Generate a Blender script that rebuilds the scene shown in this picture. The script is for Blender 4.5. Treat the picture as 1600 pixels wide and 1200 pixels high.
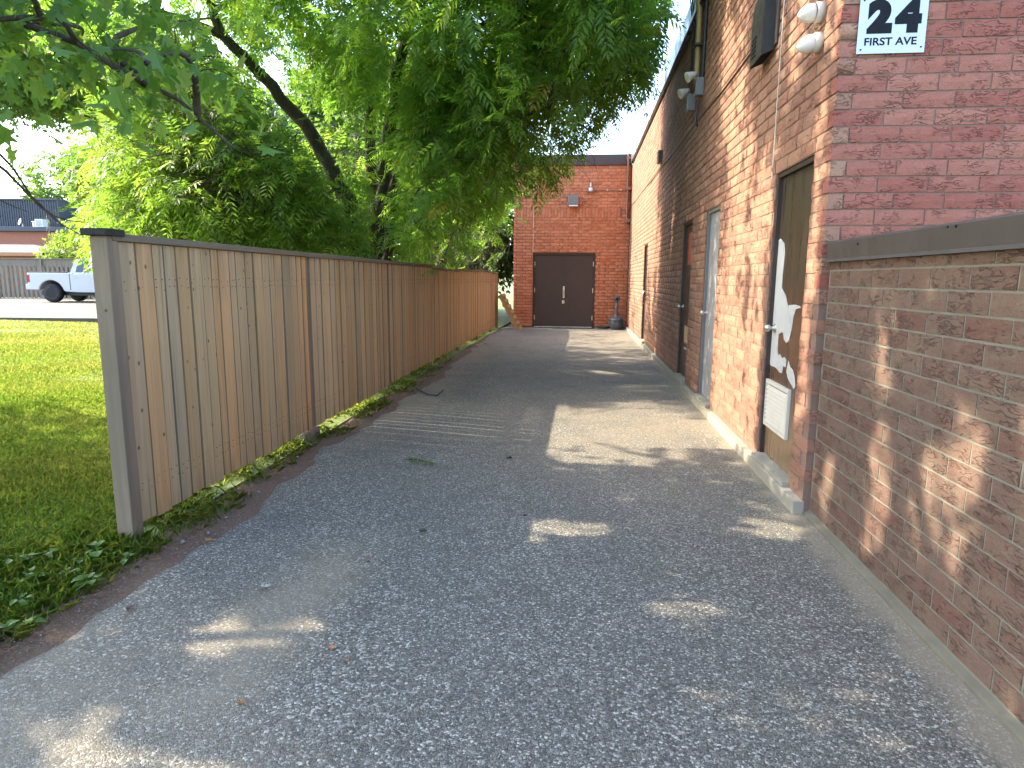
import bpy, bmesh, math, random
import numpy as np
from mathutils import Vector, Matrix, noise as mnoise

for o in list(bpy.data.objects):
    bpy.data.objects.remove(o)
scene = bpy.context.scene
col = scene.collection
random.seed(7)
RNG = np.random.default_rng(11)

# ------------------------------------------------------------------ camera
F_PX, PITCH, YAW, ROLL, EYE = 1005.36, 0.1614, 0.1031, 0.0077, 1.5
cam_data = bpy.data.cameras.new('camera')
cam_data.sensor_width = 36.0
cam_data.lens = F_PX / 1600 * 36.0
cam_data.clip_start, cam_data.clip_end = 0.05, 2000
camera = bpy.data.objects.new('camera', cam_data)
col.objects.link(camera)
camera.matrix_world = (Matrix.Translation((0, 0, EYE)) @ Matrix.Rotation(YAW, 4, 'Z')
                       @ Matrix.Rotation(math.pi / 2 - PITCH, 4, 'X') @ Matrix.Rotation(ROLL, 4, 'Z'))
scene.camera = camera

# ------------------------------------------------------------------ daylight
SUN_TO = Vector((-1.30, 0.30, 1.0)).normalized()          # towards the sun
SUN_EL = math.asin(SUN_TO.z)
SUN_AZ = math.atan2(SUN_TO.x, SUN_TO.y)
world = bpy.data.worlds.new('World')
scene.world = world
world.use_nodes = True
wn = world.node_tree.nodes
bg = wn['Background']
sky = wn.new('ShaderNodeTexSky')
sky.sky_type = 'NISHITA'
sky.sun_disc = False
sky.sun_elevation = SUN_EL
sky.sun_rotation = SUN_AZ
sky.air_density, sky.dust_density, sky.ozone_density = 1.0, 2.2, 1.5
world.node_tree.links.new(sky.outputs[0], bg.inputs[0])
bg.inputs[1].default_value = 0.15
sun_data = bpy.data.lights.new('sun', 'SUN')
sun_data.energy = 2.1
sun_data.angle = math.radians(0.5)
sun_data.color = (1.0, 0.885, 0.69)
sun = bpy.data.objects.new('sun', sun_data)
sun.rotation_euler = (-SUN_TO).to_track_quat('-Z', 'Y').to_euler()
sun.location = (-20, 5, 30)
col.objects.link(sun)
vs = scene.view_settings
vs.view_transform = 'Standard'
vs.look = 'None'
vs.exposure = 3.0
vs.gamma = 1.0
vs.use_curve_mapping = False
scene.cycles.max_bounces = 12
scene.cycles.diffuse_bounces = 8
scene.cycles.transmission_bounces = 6
scene.cycles.use_denoising = True
scene.cycles.sample_clamp_indirect = 6.0

# ------------------------------------------------------------------ node helpers
class Mat:
    def __init__(s, name):
        s.m = bpy.data.materials.new(name)
        s.m.use_nodes = True
        s.nt = s.m.node_tree
        s.b = s.nt.nodes['Principled BSDF']
        s.out = s.nt.nodes['Material Output']
    def n(s, t, **kw):
        nd = s.nt.nodes.new('ShaderNode' + t)
        for k, v in kw.items():
            if isinstance(k, str) and hasattr(nd, k):
                setattr(nd, k, v)
        return nd
    def link(s, a, b):
        s.nt.links.new(a, b)
    def set(s, nd, key, v):
        if hasattr(v, 'node') and hasattr(v, 'is_linked'):
            s.link(v, nd.inputs[key])
        else:
            nd.inputs[key].default_value = v
    def coord(s, kind='Object', scale=(1, 1, 1), loc=(0, 0, 0), rand=False):
        tc = s.n('TexCoord')
        mp = s.n('Mapping')
        s.link(tc.outputs[kind], mp.inputs[0])
        mp.inputs['Scale'].default_value = scale
        mp.inputs['Location'].default_value = loc
        if rand:
            oi = s.n('ObjectInfo')
            mu = s.n('VectorMath', operation='SCALE')
            cb = s.n('CombineXYZ')
            s.link(oi.outputs['Random'], cb.inputs[0]); s.link(oi.outputs['Random'], cb.inputs[1])
            mu.inputs['Scale'].default_value = 57.0
            s.link(cb.outputs[0], mu.inputs[0])
            ad = s.n('VectorMath', operation='ADD')
            s.link(tc.outputs[kind], ad.inputs[0]); s.link(mu.outputs[0], ad.inputs[1])
            s.link(ad.outputs[0], mp.inputs[0])
        return mp.outputs[0]
    def noise(s, vec, scale, detail=4, rough=0.55, dist=0.0):
        nd = s.n('TexNoise')
        s.link(vec, nd.inputs['Vector'])
        nd.inputs['Scale'].default_value = scale
        nd.inputs['Detail'].default_value = detail
        nd.inputs['Roughness'].default_value = rough
        nd.inputs['Distortion'].default_value = dist
        return nd.outputs['Fac']
    def vor(s, vec, scale, feature='F1', rnd=1.0):
        nd = s.n('TexVoronoi', feature=feature)
        s.link(vec, nd.inputs['Vector'])
        nd.inputs['Scale'].default_value = scale
        nd.inputs['Randomness'].default_value = rnd
        return nd
    def math(s, op, a, b=0.0, clamp=False):
        nd = s.n('Math', operation=op)
        nd.use_clamp = clamp
        s.set(nd, 0, a); s.set(nd, 1, b)
        return nd.outputs[0]
    def ramp(s, fac, stops):
        nd = s.n('ValToRGB')
        el = nd.color_ramp.elements
        while len(el) < len(stops):
            el.new(0.5)
        for e, (p, c) in zip(el, stops):
            e.position = p
            e.color = c if len(c) == 4 else (*c, 1)
        s.link(fac, nd.inputs[0])
        return nd.outputs[0]
    def fr(s, fac, lo, hi, a=0.0, b=1.0):
        nd = s.n('MapRange')
        s.link(fac, nd.inputs[0])
        for i, v in enumerate((lo, hi, a, b)):
            nd.inputs[1 + i].default_value = v
        return nd.outputs[0]
    def mix(s, fac, a, b, mode='MIX'):
        nd = s.n('Mix', data_type='RGBA', blend_type=mode)
        s.set(nd, 0, fac)
        for k, v in ((6, a), (7, b)):
            if hasattr(v, 'is_linked'):
                s.link(v, nd.inputs[k])
            else:
                nd.inputs[k].default_value = v if len(v) == 4 else (*v, 1)
        return nd.outputs[2]
    def base(s, c):
        s.set(s.b, 'Base Color', c if hasattr(c, 'is_linked') else ((*c, 1) if len(c) == 3 else c))
    def bump(s, h, strength=0.3, dist=0.01):
        nd = s.n('Bump')
        s.link(h, nd.inputs['Height'])
        nd.inputs['Strength'].default_value = strength
        nd.inputs['Distance'].default_value = dist
        s.link(nd.outputs[0], s.b.inputs['Normal'])
    def rough(s, v):
        s.set(s.b, 'Roughness', v)
    def tone(s):
        """one number per brick / leaf: a face attribute plus the object's random number"""
        at = s.n('Attribute', attribute_name='tone')
        oi = s.n('ObjectInfo')
        return s.math('FRACT', s.math('ADD', at.outputs['Fac'], oi.outputs['Random']))

def plain(name, c, rough=0.6, metal=0.0, var=0.12, scale=9.0, bump=0.0, bscale=60, spec=None):
    M = Mat(name)
    v = M.coord('Object')
    f = M.noise(v, scale, 5)
    M.base(M.mix(f, tuple(x * (1 - var) for x in c), tuple(min(1, x * (1 + var)) for x in c)))
    M.rough(M.fr(M.noise(v, scale * 2.3, 3), 0.3, 0.7, max(0.05, rough - 0.08), min(1, rough + 0.1)))
    M.b.inputs['Metallic'].default_value = metal
    if spec is not None:
        M.b.inputs['Specular IOR Level'].default_value = spec
    if bump:
        M.bump(M.noise(v, bscale, 4), bump, 0.004)
    return M.m

def brick_mat(name, c1, c2, c3, dust, dust_amt):
    M = Mat(name)
    v = M.coord('Object', rand=True)
    t = M.tone()
    colr = M.ramp(t, [(0.0, c1), (0.45, c2), (1.0, c3)])
    sp = M.noise(v, 160, 3, 0.7)
    colr = M.mix(M.fr(sp, 0.52, 0.72), colr, tuple(x * 0.6 for x in c2))
    pale = M.noise(v, 95, 2)
    colr = M.mix(M.math('MULTIPLY', M.fr(pale, 0.60, 0.75), 0.3), colr, tuple(min(1, x * 1.6 + .04) for x in c2))
    g = M.noise(M.coord('Object', scale=(0.8, 0.8, 2.6), rand=True), 15, 2, 0.5, 0.9)
    band = M.math('ABSOLUTE', M.math('SUBTRACT', g, 0.5))
    msk = M.fr(M.noise(v, 9, 2), 0.46, 0.56)
    groove = M.math('MULTIPLY', M.fr(band, 0.006, 0.036, 1.0, 0.0), msk, True)
    colr = M.mix(M.math('MULTIPLY', groove, 0.38), colr, tuple(x * 0.38 for x in c1))
    d = M.noise(M.coord('Generated', scale=(1, 1, 1), rand=True), 3.2, 5, 0.7)
    colr = M.mix(M.math('MULTIPLY', M.fr(d, 0.45, 0.75), dust_amt), colr, dust)
    M.base(colr)
    M.rough(0.88)
    M.b.inputs['Specular IOR Level'].default_value = 0.25
    h = M.math('SUBTRACT', M.math('ADD', M.math('MULTIPLY', sp, 0.35), M.math('MULTIPLY', M.noise(v, 60, 3), 0.5)), M.math('MULTIPLY', groove, 1.1))
    M.bump(h, 1.0, 0.006)
    return M.m

def mortar_mat(name, c):
    M = Mat(name)
    v = M.coord('Object')
    M.base(M.mix(M.noise(v, 7, 6, 0.7), tuple(x * 0.7 for x in c), tuple(min(1, x * 1.25) for x in c)))
    M.rough(0.95)
    M.bump(M.noise(v, 150, 3), 0.5, 0.004)
    return M.m

M_BRICK = brick_mat('brick_tan', (0.250, 0.118, 0.080), (0.295, 0.150, 0.100), (0.335, 0.186, 0.122), (0.35, 0.225, 0.15), 0.3)
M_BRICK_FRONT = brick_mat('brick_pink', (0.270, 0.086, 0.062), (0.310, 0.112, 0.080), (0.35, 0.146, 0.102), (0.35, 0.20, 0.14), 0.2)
M_BRICK_BACK = brick_mat('brick_orange', (0.48, 0.150, 0.070), (0.53, 0.18, 0.088), (0.58, 0.22, 0.112), (0.50, 0.24, 0.15), 0.2)
M_BRICK_LOW = brick_mat('brick_weathered', (0.130, 0.062, 0.045), (0.135, 0.082, 0.060), (0.155, 0.096, 0.070), (0.160, 0.132, 0.095), 0.6)
M_MORTAR = mortar_mat('mortar_tan', (0.20, 0.125, 0.092))
M_MORTAR_BACK = mortar_mat('mortar_red', (0.20, 0.09, 0.06))
M_MORTAR_LOW = mortar_mat('mortar_grey', (0.165, 0.160, 0.122))
M_CONC = plain('concrete', (0.27, 0.25, 0.195), 0.9, var=0.25, scale=6, bump=0.5, bscale=80)
M_CONC_PALE = plain('concrete_pale', (0.092, 0.086, 0.076), 0.9, var=0.15, scale=1.5, bump=0.3)
M_CONC_GREEN = plain('mossy_concrete', (0.135, 0.120, 0.085), 0.9, var=0.4, scale=5, bump=0.6, bscale=70)
M_FLASH = plain('dark_flashing', (0.062, 0.050, 0.043), 0.6, 0.0, var=0.25, scale=3, spec=0.3)
M_COPING = plain('grey_coping_metal', (0.15, 0.19, 0.22), 0.3, 0.5, var=0.2, scale=2)
M_FASCIA = plain('brown_fascia', (0.060, 0.036, 0.033), 0.55, var=0.12)
M_DARKBOX = plain('bronze_box', (0.032, 0.030, 0.026), 0.5, 0.2, var=0.2)
M_BROWN = plain('brown_paint', (0.050, 0.026, 0.020), 0.45, var=0.15, scale=4)
M_BROWN_FRAME = plain('brown_frame_paint', (0.036, 0.021, 0.016), 0.5, var=0.15)
M_GREYDOOR = plain('grey_door_paint', (0.30, 0.32, 0.35), 0.5, var=0.15, scale=5)
M_PATCH = plain('bare_primer', (0.46, 0.46, 0.45), 0.55, var=0.12, scale=14)
M_CREAM = plain('cream_paint', (0.58, 0.55, 0.47), 0.5, var=0.10, scale=10)
M_WHITE = plain('white_plastic', (0.74, 0.71, 0.64), 0.35, var=0.06)
M_STEEL = plain('steel', (0.58, 0.56, 0.52), 0.3, 1.0, var=0.1)
M_BRASSY = plain('worn_handle_metal', (0.60, 0.50, 0.40), 0.35, 0.9, var=0.1)
M_BLACK = plain('black_cable', (0.02, 0.02, 0.022), 0.5)
M_YELLOWPIPE = plain('old_yellow_pipe', (0.38, 0.27, 0.11), 0.55, 0.2, var=0.25, scale=8)
M_RUSTPIPE = plain('red_brown_pipe', (0.30, 0.13, 0.085), 0.6, var=0.2)
M_GREYBOX = plain('grey_enclosure', (0.17, 0.17, 0.165), 0.5, var=0.15)
M_BIN = plain('bin_plastic', (0.075, 0.085, 0.095), 0.38, var=0.15)
M_SIGNWHITE = plain('sign_white', (0.52, 0.58, 0.66), 0.5, var=0.04)
M_SIGNBLACK = plain('sign_black', (0.010, 0.011, 0.015), 0.7, spec=0.15)
M_RED = plain('red_sticker', (0.45, 0.09, 0.06), 0.5)
M_TAN = plain('tan_sticker', (0.55, 0.36, 0.20), 0.6)
M_TRUCK = plain('white_truck_paint', (0.50, 0.51, 0.53), 0.2, var=0.02)
M_RUBBER = plain('tyre_rubber', (0.012, 0.012, 0.013), 0.75, var=0.2)
M_TRIM = plain('black_trim', (0.03, 0.03, 0.032), 0.5)
M_RIM = plain('dark_rim', (0.05, 0.05, 0.055), 0.3, 0.7)
M_TAIL = plain('red_lamp', (0.30, 0.015, 0.02), 0.2)
M_GLASS = plain('dark_glass', (0.02, 0.025, 0.03), 0.06, spec=0.8)
M_SHINGLE = plain('grey_shingle', (0.085, 0.085, 0.09), 0.9, var=0.2, scale=20, bump=0.3)
M_SHEDWOOD = plain('orange_board', (0.42, 0.20, 0.09), 0.7, var=0.2)
M_CLAD = plain('dark_metal_cladding', (0.060, 0.068, 0.085), 0.55, 0.2, var=0.1)
M_FARBRICK = plain('far_brick', (0.33, 0.135, 0.085), 0.9, var=0.2, scale=3, bump=0.2)
M_CAST = plain('cast_iron', (0.04, 0.036, 0.034), 0.6)

def wood_mat(name, cols, grey, grey_amt, axis=2, green=0.0, edge=False):
    """long-grained board: streaks along the board, knots, weathered grey and green stain"""
    M = Mat(name)
    sc = [34, 34, 34]; sc[axis] = 1.1
    v = M.coord('Object', scale=tuple(sc), rand=True)
    v1 = M.coord('Object', rand=True)
    t = M.tone()
    c = M.ramp(t, [(i / (len(cols) - 1), k) for i, k in enumerate(cols)])
    gr = M.noise(v, 1.0, 6, 0.65, 0.6)
    c = M.mix(M.fr(gr, 0.24, 0.56), M.mix(0.42, c, (0.13, 0.075, 0.04)), c)
    fine = M.noise(v, 5.0, 3, 0.6)
    c = M.mix(M.math('MULTIPLY', M.fr(fine, 0.5, 0.75), 0.28), c, tuple(x * 0.55 for x in cols[0]))
    sc2 = [7, 7, 7]; sc2[axis] = 0.7
    ww = M.noise(M.coord('Object', scale=tuple(sc2), rand=True), 1.0, 4, 0.6)
    c = M.mix(M.math('MULTIPLY', M.fr(ww, 0.42, 0.68), grey_amt), c, grey)
    if green:
        gz = M.noise(M.coord('Object', scale=tuple(0.6 * x for x in sc2), loc=(3, 7, 1), rand=True), 1.0, 3, 0.6)
        c = M.mix(M.math('MULTIPLY', M.fr(gz, 0.5, 0.68), green), c, (0.10, 0.125, 0.085))
    sc3 = [15, 15, 15]; sc3[axis] = 15.0 if axis == 1 else 19.0
    kv = M.vor(M.coord('Object', scale=tuple(sc3), rand=True), 1.0)
    sel = M.math('GREATER_THAN', M.n('SeparateColor').outputs[0], 0.5)
    sepn = sel.node.inputs[0].links[0].from_node
    M.link(kv.outputs['Color'], sepn.inputs[0])
    sel.node.inputs[1].default_value = 0.915
    knot = M.math('MULTIPLY', M.fr(kv.outputs['Distance'], 0.08, 0.20, 1.0, 0.0), sel, True)
    c = M.mix(M.math('MULTIPLY', knot, 0.8), c, (0.055, 0.03, 0.02))
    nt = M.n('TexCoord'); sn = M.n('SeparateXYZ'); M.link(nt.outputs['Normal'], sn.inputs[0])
    if axis == 2:                       # long edges coloured dark: gap shade painted in along with edge dirt
        zz = M.n('SeparateXYZ'); M.link(M.n('TexCoord').outputs['Object'], zz.inputs[0])
        dn_ = M.noise(M.coord('Object', scale=(16, 16, 2.2), rand=True), 1.0, 4, 0.65)
        damp = M.math('MULTIPLY', M.math('MAXIMUM', M.fr(zz.outputs[2], 0.72, 1.0, 0.0, 1.0), M.fr(zz.outputs[2], 0.0, 0.10, 0.9, 0.0)), M.fr(dn_, 0.40, 0.66), True)
        c = M.mix(M.math('MULTIPLY', damp, 0.6 if edge else 0.3), c, (0.12, 0.105, 0.07))
        st_ = M.noise(M.coord('Object', scale=(30, 30, 0.8), loc=(5, 1, 9), rand=True), 1.0, 3, 0.6)
        c = M.mix(M.math('MULTIPLY', M.fr(st_, 0.60, 0.72), 0.55), c, (0.10, 0.075, 0.045))
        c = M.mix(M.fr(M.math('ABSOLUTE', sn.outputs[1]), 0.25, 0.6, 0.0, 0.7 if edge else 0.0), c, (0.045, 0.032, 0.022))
    M.base(c)
    M.rough(0.82)
    M.b.inputs['Specular IOR Level'].default_value = 0.25
    M.bump(M.math('SUBTRACT', M.math('ADD', gr, M.math('MULTIPLY', fine, 0.5)), knot), 0.6, 0.004)
    return M.m

M_PLANK = wood_mat('cedar_plank', [(0.46, 0.285, 0.122), (0.37, 0.255, 0.130), (0.50, 0.325, 0.155), (0.57, 0.295, 0.105), (0.40, 0.28, 0.15), (0.53, 0.35, 0.175)], (0.44, 0.345, 0.22), 0.45, green=0.3, edge=True)
M_PLANK_FAR = wood_mat('cedar_plank_fresh', [(0.49, 0.335, 0.165), (0.52, 0.365, 0.19), (0.56, 0.355, 0.16), (0.47, 0.335, 0.18)], (0.42, 0.34, 0.215), 0.4, edge=True)
M_POST = wood_mat('weathered_post', [(0.22, 0.165, 0.115), (0.27, 0.185, 0.12)], (0.150, 0.120, 0.078), 0.75, green=0.5)
M_RAIL = wood_mat('mossy_rail', [(0.15, 0.115, 0.075), (0.19, 0.15, 0.10)], (0.12, 0.12, 0.10), 0.7, axis=1, green=0.6)
M_CAPWOOD = plain('black_cap_wood', (0.022, 0.020, 0.018), 0.9, var=0.4, scale=14, bump=0.4)
M_PALLET = wood_mat('pallet_wood', [(0.50, 0.30, 0.13), (0.56, 0.36, 0.18)], (0.40, 0.28, 0.17), 0.4)
M_OLDFENCE = wood_mat('old_grey_board', [(0.20, 0.17, 0.135), (0.25, 0.21, 0.165)], (0.24, 0.225, 0.20), 0.7)

def bark_mat():
    M = Mat('bark')
    v = M.coord('Object', scale=(14, 14, 2.5))
    f = M.noise(v, 1.0, 6, 0.7, 0.8)
    M.base(M.ramp(f, [(0.3, (0.020, 0.016, 0.013)), (0.6, (0.075, 0.060, 0.048)), (0.8, (0.12, 0.10, 0.08))]))
    M.rough(0.95)
    M.bump(f, 1.0, 0.02)
    return M.m
M_BARK = bark_mat()

def leaf_mat(name, stops, trans, tmix=0.5, gloss=0.35):
    M = Mat(name)
    at = M.n('Attribute', attribute_name='tone')
    c = M.ramp(at.outputs['Fac'], stops)
    ct = M.ramp(at.outputs['Fac'], trans)
    M.base(c)
    M.rough(0.5)
    M.b.inputs['Specular IOR Level'].default_value = gloss
    tr = M.n('BsdfTranslucent')
    M.link(ct, tr.inputs[0])
    mx = M.n('MixShader')
    mx.inputs[0].default_value = tmix
    M.link(M.b.outputs[0], mx.inputs[1]); M.link(tr.outputs[0], mx.inputs[2])
    M.link(mx.outputs[0], M.out.inputs[0])
    return M.m
M_LEAF = leaf_mat('walnut_leaf', [(0, (0.060, 0.130, 0.028)), (0.6, (0.100, 0.185, 0.038)), (0.93, (0.14, 0.23, 0.042)), (1, (0.26, 0.24, 0.04))],
                  [(0, (0.20, 0.42, 0.04)), (0.6, (0.32, 0.56, 0.05)), (0.93, (0.42, 0.62, 0.05)), (1, (0.66, 0.54, 0.05))], 0.55)
M_LEAF_MAPLE = leaf_mat('maple_leaf', [(0, (0.050, 0.110, 0.034)), (0.6, (0.075, 0.15, 0.042)), (1, (0.13, 0.21, 0.06))],
                        [(0, (0.16, 0.36, 0.03)), (0.7, (0.28, 0.50, 0.05)), (1, (0.48, 0.58, 0.06))], 0.4)
M_LEAF_BRIGHT = leaf_mat('sapling_leaf', [(0, (0.055, 0.12, 0.022)), (0.7, (0.095, 0.17, 0.030)), (1, (0.17, 0.20, 0.035))],
                         [(0, (0.17, 0.35, 0.03)), (0.7, (0.28, 0.46, 0.045)), (1, (0.46, 0.52, 0.06))], 0.5)
M_LEAF_FAR = leaf_mat('far_leaf', [(0, (0.045, 0.10, 0.025)), (1, (0.09, 0.16, 0.04))], [(0, (0.12, 0.28, 0.03)), (1, (0.28, 0.44, 0.05))], 0.45)
M_GRASS = leaf_mat('grass_blade', [(0, (0.080, 0.170, 0.022)), (0.5, (0.135, 0.195, 0.032)), (0.85, (0.22, 0.21, 0.055)), (1, (0.33, 0.27, 0.12))],
                   [(0, (0.20, 0.36, 0.03)), (0.5, (0.36, 0.39, 0.06)), (1, (0.54, 0.46, 0.15))], 0.42, 0.2)
M_WEED = leaf_mat('weed_leaf', [(0, (0.060, 0.14, 0.022)), (1, (0.12, 0.23, 0.040))], [(0, (0.18, 0.38, 0.02)), (1, (0.32, 0.52, 0.05))], 0.42)

def asphalt_mat():
    M = Mat('aggregate_asphalt')
    v = M.coord('Object')
    wob = M.n('VectorMath', operation='ADD')
    nz = M.n('TexNoise'); M.link(v, nz.inputs['Vector']); nz.inputs['Scale'].default_value = 60
    sc = M.n('VectorMath', operation='SCALE'); M.link(nz.outputs['Color'], sc.inputs[0]); sc.inputs['Scale'].default_value = 0.008
    M.link(v, wob.inputs[0]); M.link(sc.outputs[0], wob.inputs[1])
    wv = wob.outputs[0]
    vo = M.vor(wv, 112)
    ve = M.vor(wv, 112, 'DISTANCE_TO_EDGE')
    vs_ = M.vor(wv, 250)
    sep = M.n('SeparateColor'); M.link(vo.outputs['Color'], sep.inputs[0])
    sep2 = M.n('SeparateColor'); M.link(vs_.outputs['Color'], sep2.inputs[0])
    stone = M.ramp(sep.outputs[0], [(0.0, (0.085, 0.079, 0.064)), (0.30, (0.18, 0.169, 0.140)), (0.60, (0.31, 0.293, 0.245)), (0.85, (0.48, 0.455, 0.385)), (1.0, (0.68, 0.64, 0.55))])
    tint = M.mix(M.fr(sep.outputs[1], 0.80, 0.95), stone, (0.24, 0.19, 0.15))
    small = M.ramp(sep2.outputs[0], [(0.0, (0.070, 0.066, 0.055)), (0.6, (0.18, 0.171, 0.145)), (1.0, (0.38, 0.36, 0.31))])
    pick = M.math('GREATER_THAN', sep.outputs[2], 0.62)
    c = M.mix(pick, tint, small)
    edge = M.fr(ve.outputs['Distance'], 0.02, 0.11, 1.0, 0.0)
    c = M.mix(M.math('MULTIPLY', edge, 0.68), c, (0.036, 0.035, 0.032))
    big = M.noise(v, 0.55, 4, 0.6)
    c = M.mix(0.55, c, M.mix(big, (0.50, 0.50, 0.50), (1.12, 1.12, 1.10)), 'MULTIPLY')
    c = M.mix(M.math('MULTIPLY', M.fr(M.noise(v, 2.3, 5, 0.7), 0.52, 0.68), 0.35), c, (0.075, 0.072, 0.066))
    # sand and dust lying on the surface, along the fence side, the wall foot and in shallow dips
    sx = M.n('SeparateXYZ'); M.link(v, sx.inputs[0])
    X, Y = sx.outputs[0], sx.outputs[1]
    n1 = M.noise(v, 1.3, 5, 0.65)
    def bandx(c0, w, src=X):
        return M.fr(M.math('ABSOLUTE', M.math('SUBTRACT', src, c0)), w * 0.25, w, 1.0, 0.0)
    near = M.math('MULTIPLY', bandx(-1.35, 0.34, M.math('SUBTRACT', X, M.math('MULTIPLY', M.math('SUBTRACT', Y, 2.3), 0.08))), M.fr(Y, 3.1, 3.7, 1.0, 0.0))
    far = M.math('MULTIPLY', bandx(-2.15, 0.75), M.fr(Y, 4.6, 6.6))
    farr = M.math('MULTIPLY', M.math('MULTIPLY', M.fr(Y, 9.0, 13.0), 0.6), M.fr(X, -0.9, 0.4, 1.0, 0.3))
    foot = M.fr(M.math('ADD', X, M.math('MULTIPLY', M.math('SUBTRACT', M.noise(v, 6, 4), 0.5), 0.30)), 1.29, 1.40)
    mid = M.math('MULTIPLY', M.fr(X, -1.2, 1.2, 0.35, 1.0), M.fr(Y, 3.2, 6.0, 0.0, 0.8))
    d = M.math('MAXIMUM', M.math('MAXIMUM', near, far), M.math('MAXIMUM', M.math('MAXIMUM', farr, foot), mid))
    # worn, dusty patch in the near corner by the verge
    d = M.math('MAXIMUM', d, M.math('MULTIPLY', M.fr(M.math('ADD', X, Y), 0.1, 1.1, 1.0, 0.0), M.fr(Y, 2.2, 2.9, 1.0, 0.0)))
    d = M.math('MULTIPLY', d, M.fr(n1, 0.30, 0.58))
    d = M.math('MAXIMUM', M.math('MULTIPLY', d, M.fr(M.noise(v, 45, 3, 0.7), 0.3, 0.62, 0.35, 1.0), True), M.math('MULTIPLY', foot, 0.95))
    sandc = M.mix(M.noise(v, 120, 2), (0.205, 0.168, 0.115), (0.29, 0.24, 0.168))
    c = M.mix(M.math('MULTIPLY', d, 0.80), c, sandc)
    M.base(c)
    M.rough(0.78)
    M.b.inputs['Specular IOR Level'].default_value = 0.35
    h = M.math('ADD', M.math('MULTIPLY', M.fr(ve.outputs['Distance'], 0.0, 0.3), M.fr(sep.outputs[1], 0, 1, 0.4, 1.0)), M.math('MULTIPLY', M.fr(vs_.outputs['Distance'], 0.0, 0.6, 0.5, 0.0), 0.5))
    h = M.math('MULTIPLY', h, M.fr(d, 0.0, 1.0, 1.0, 0.35))
    M.bump(h, 0.9, 0.005)
    return M.m
M_ASPHALT = asphalt_mat()

def soil_mat(name, a, b, c):
    M = Mat(name)
    v = M.coord('Object')
    f = M.noise(v, 7, 6, 0.7)
    g = M.noise(v, 70, 4, 0.7)
    k = M.mix(f, a, b)
    M.base(M.mix(M.fr(g, 0.5, 0.72), k, c))
    M.rough(0.95)
    M.bump(M.math('ADD', f, M.math('MULTIPLY', g, 0.6)), 0.8, 0.02)
    return M.m
M_SOIL = soil_mat('needle_litter_soil', (0.10, 0.060, 0.038), (0.17, 0.098, 0.062), (0.24, 0.17, 0.12))
M_LAWN = soil_mat('lawn_thatch', (0.075, 0.125, 0.022), (0.12, 0.165, 0.030), (0.18, 0.17, 0.05))
M_EARTH = soil_mat('earth', (0.07, 0.09, 0.03), (0.12, 0.13, 0.05), (0.14, 0.12, 0.07))

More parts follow.
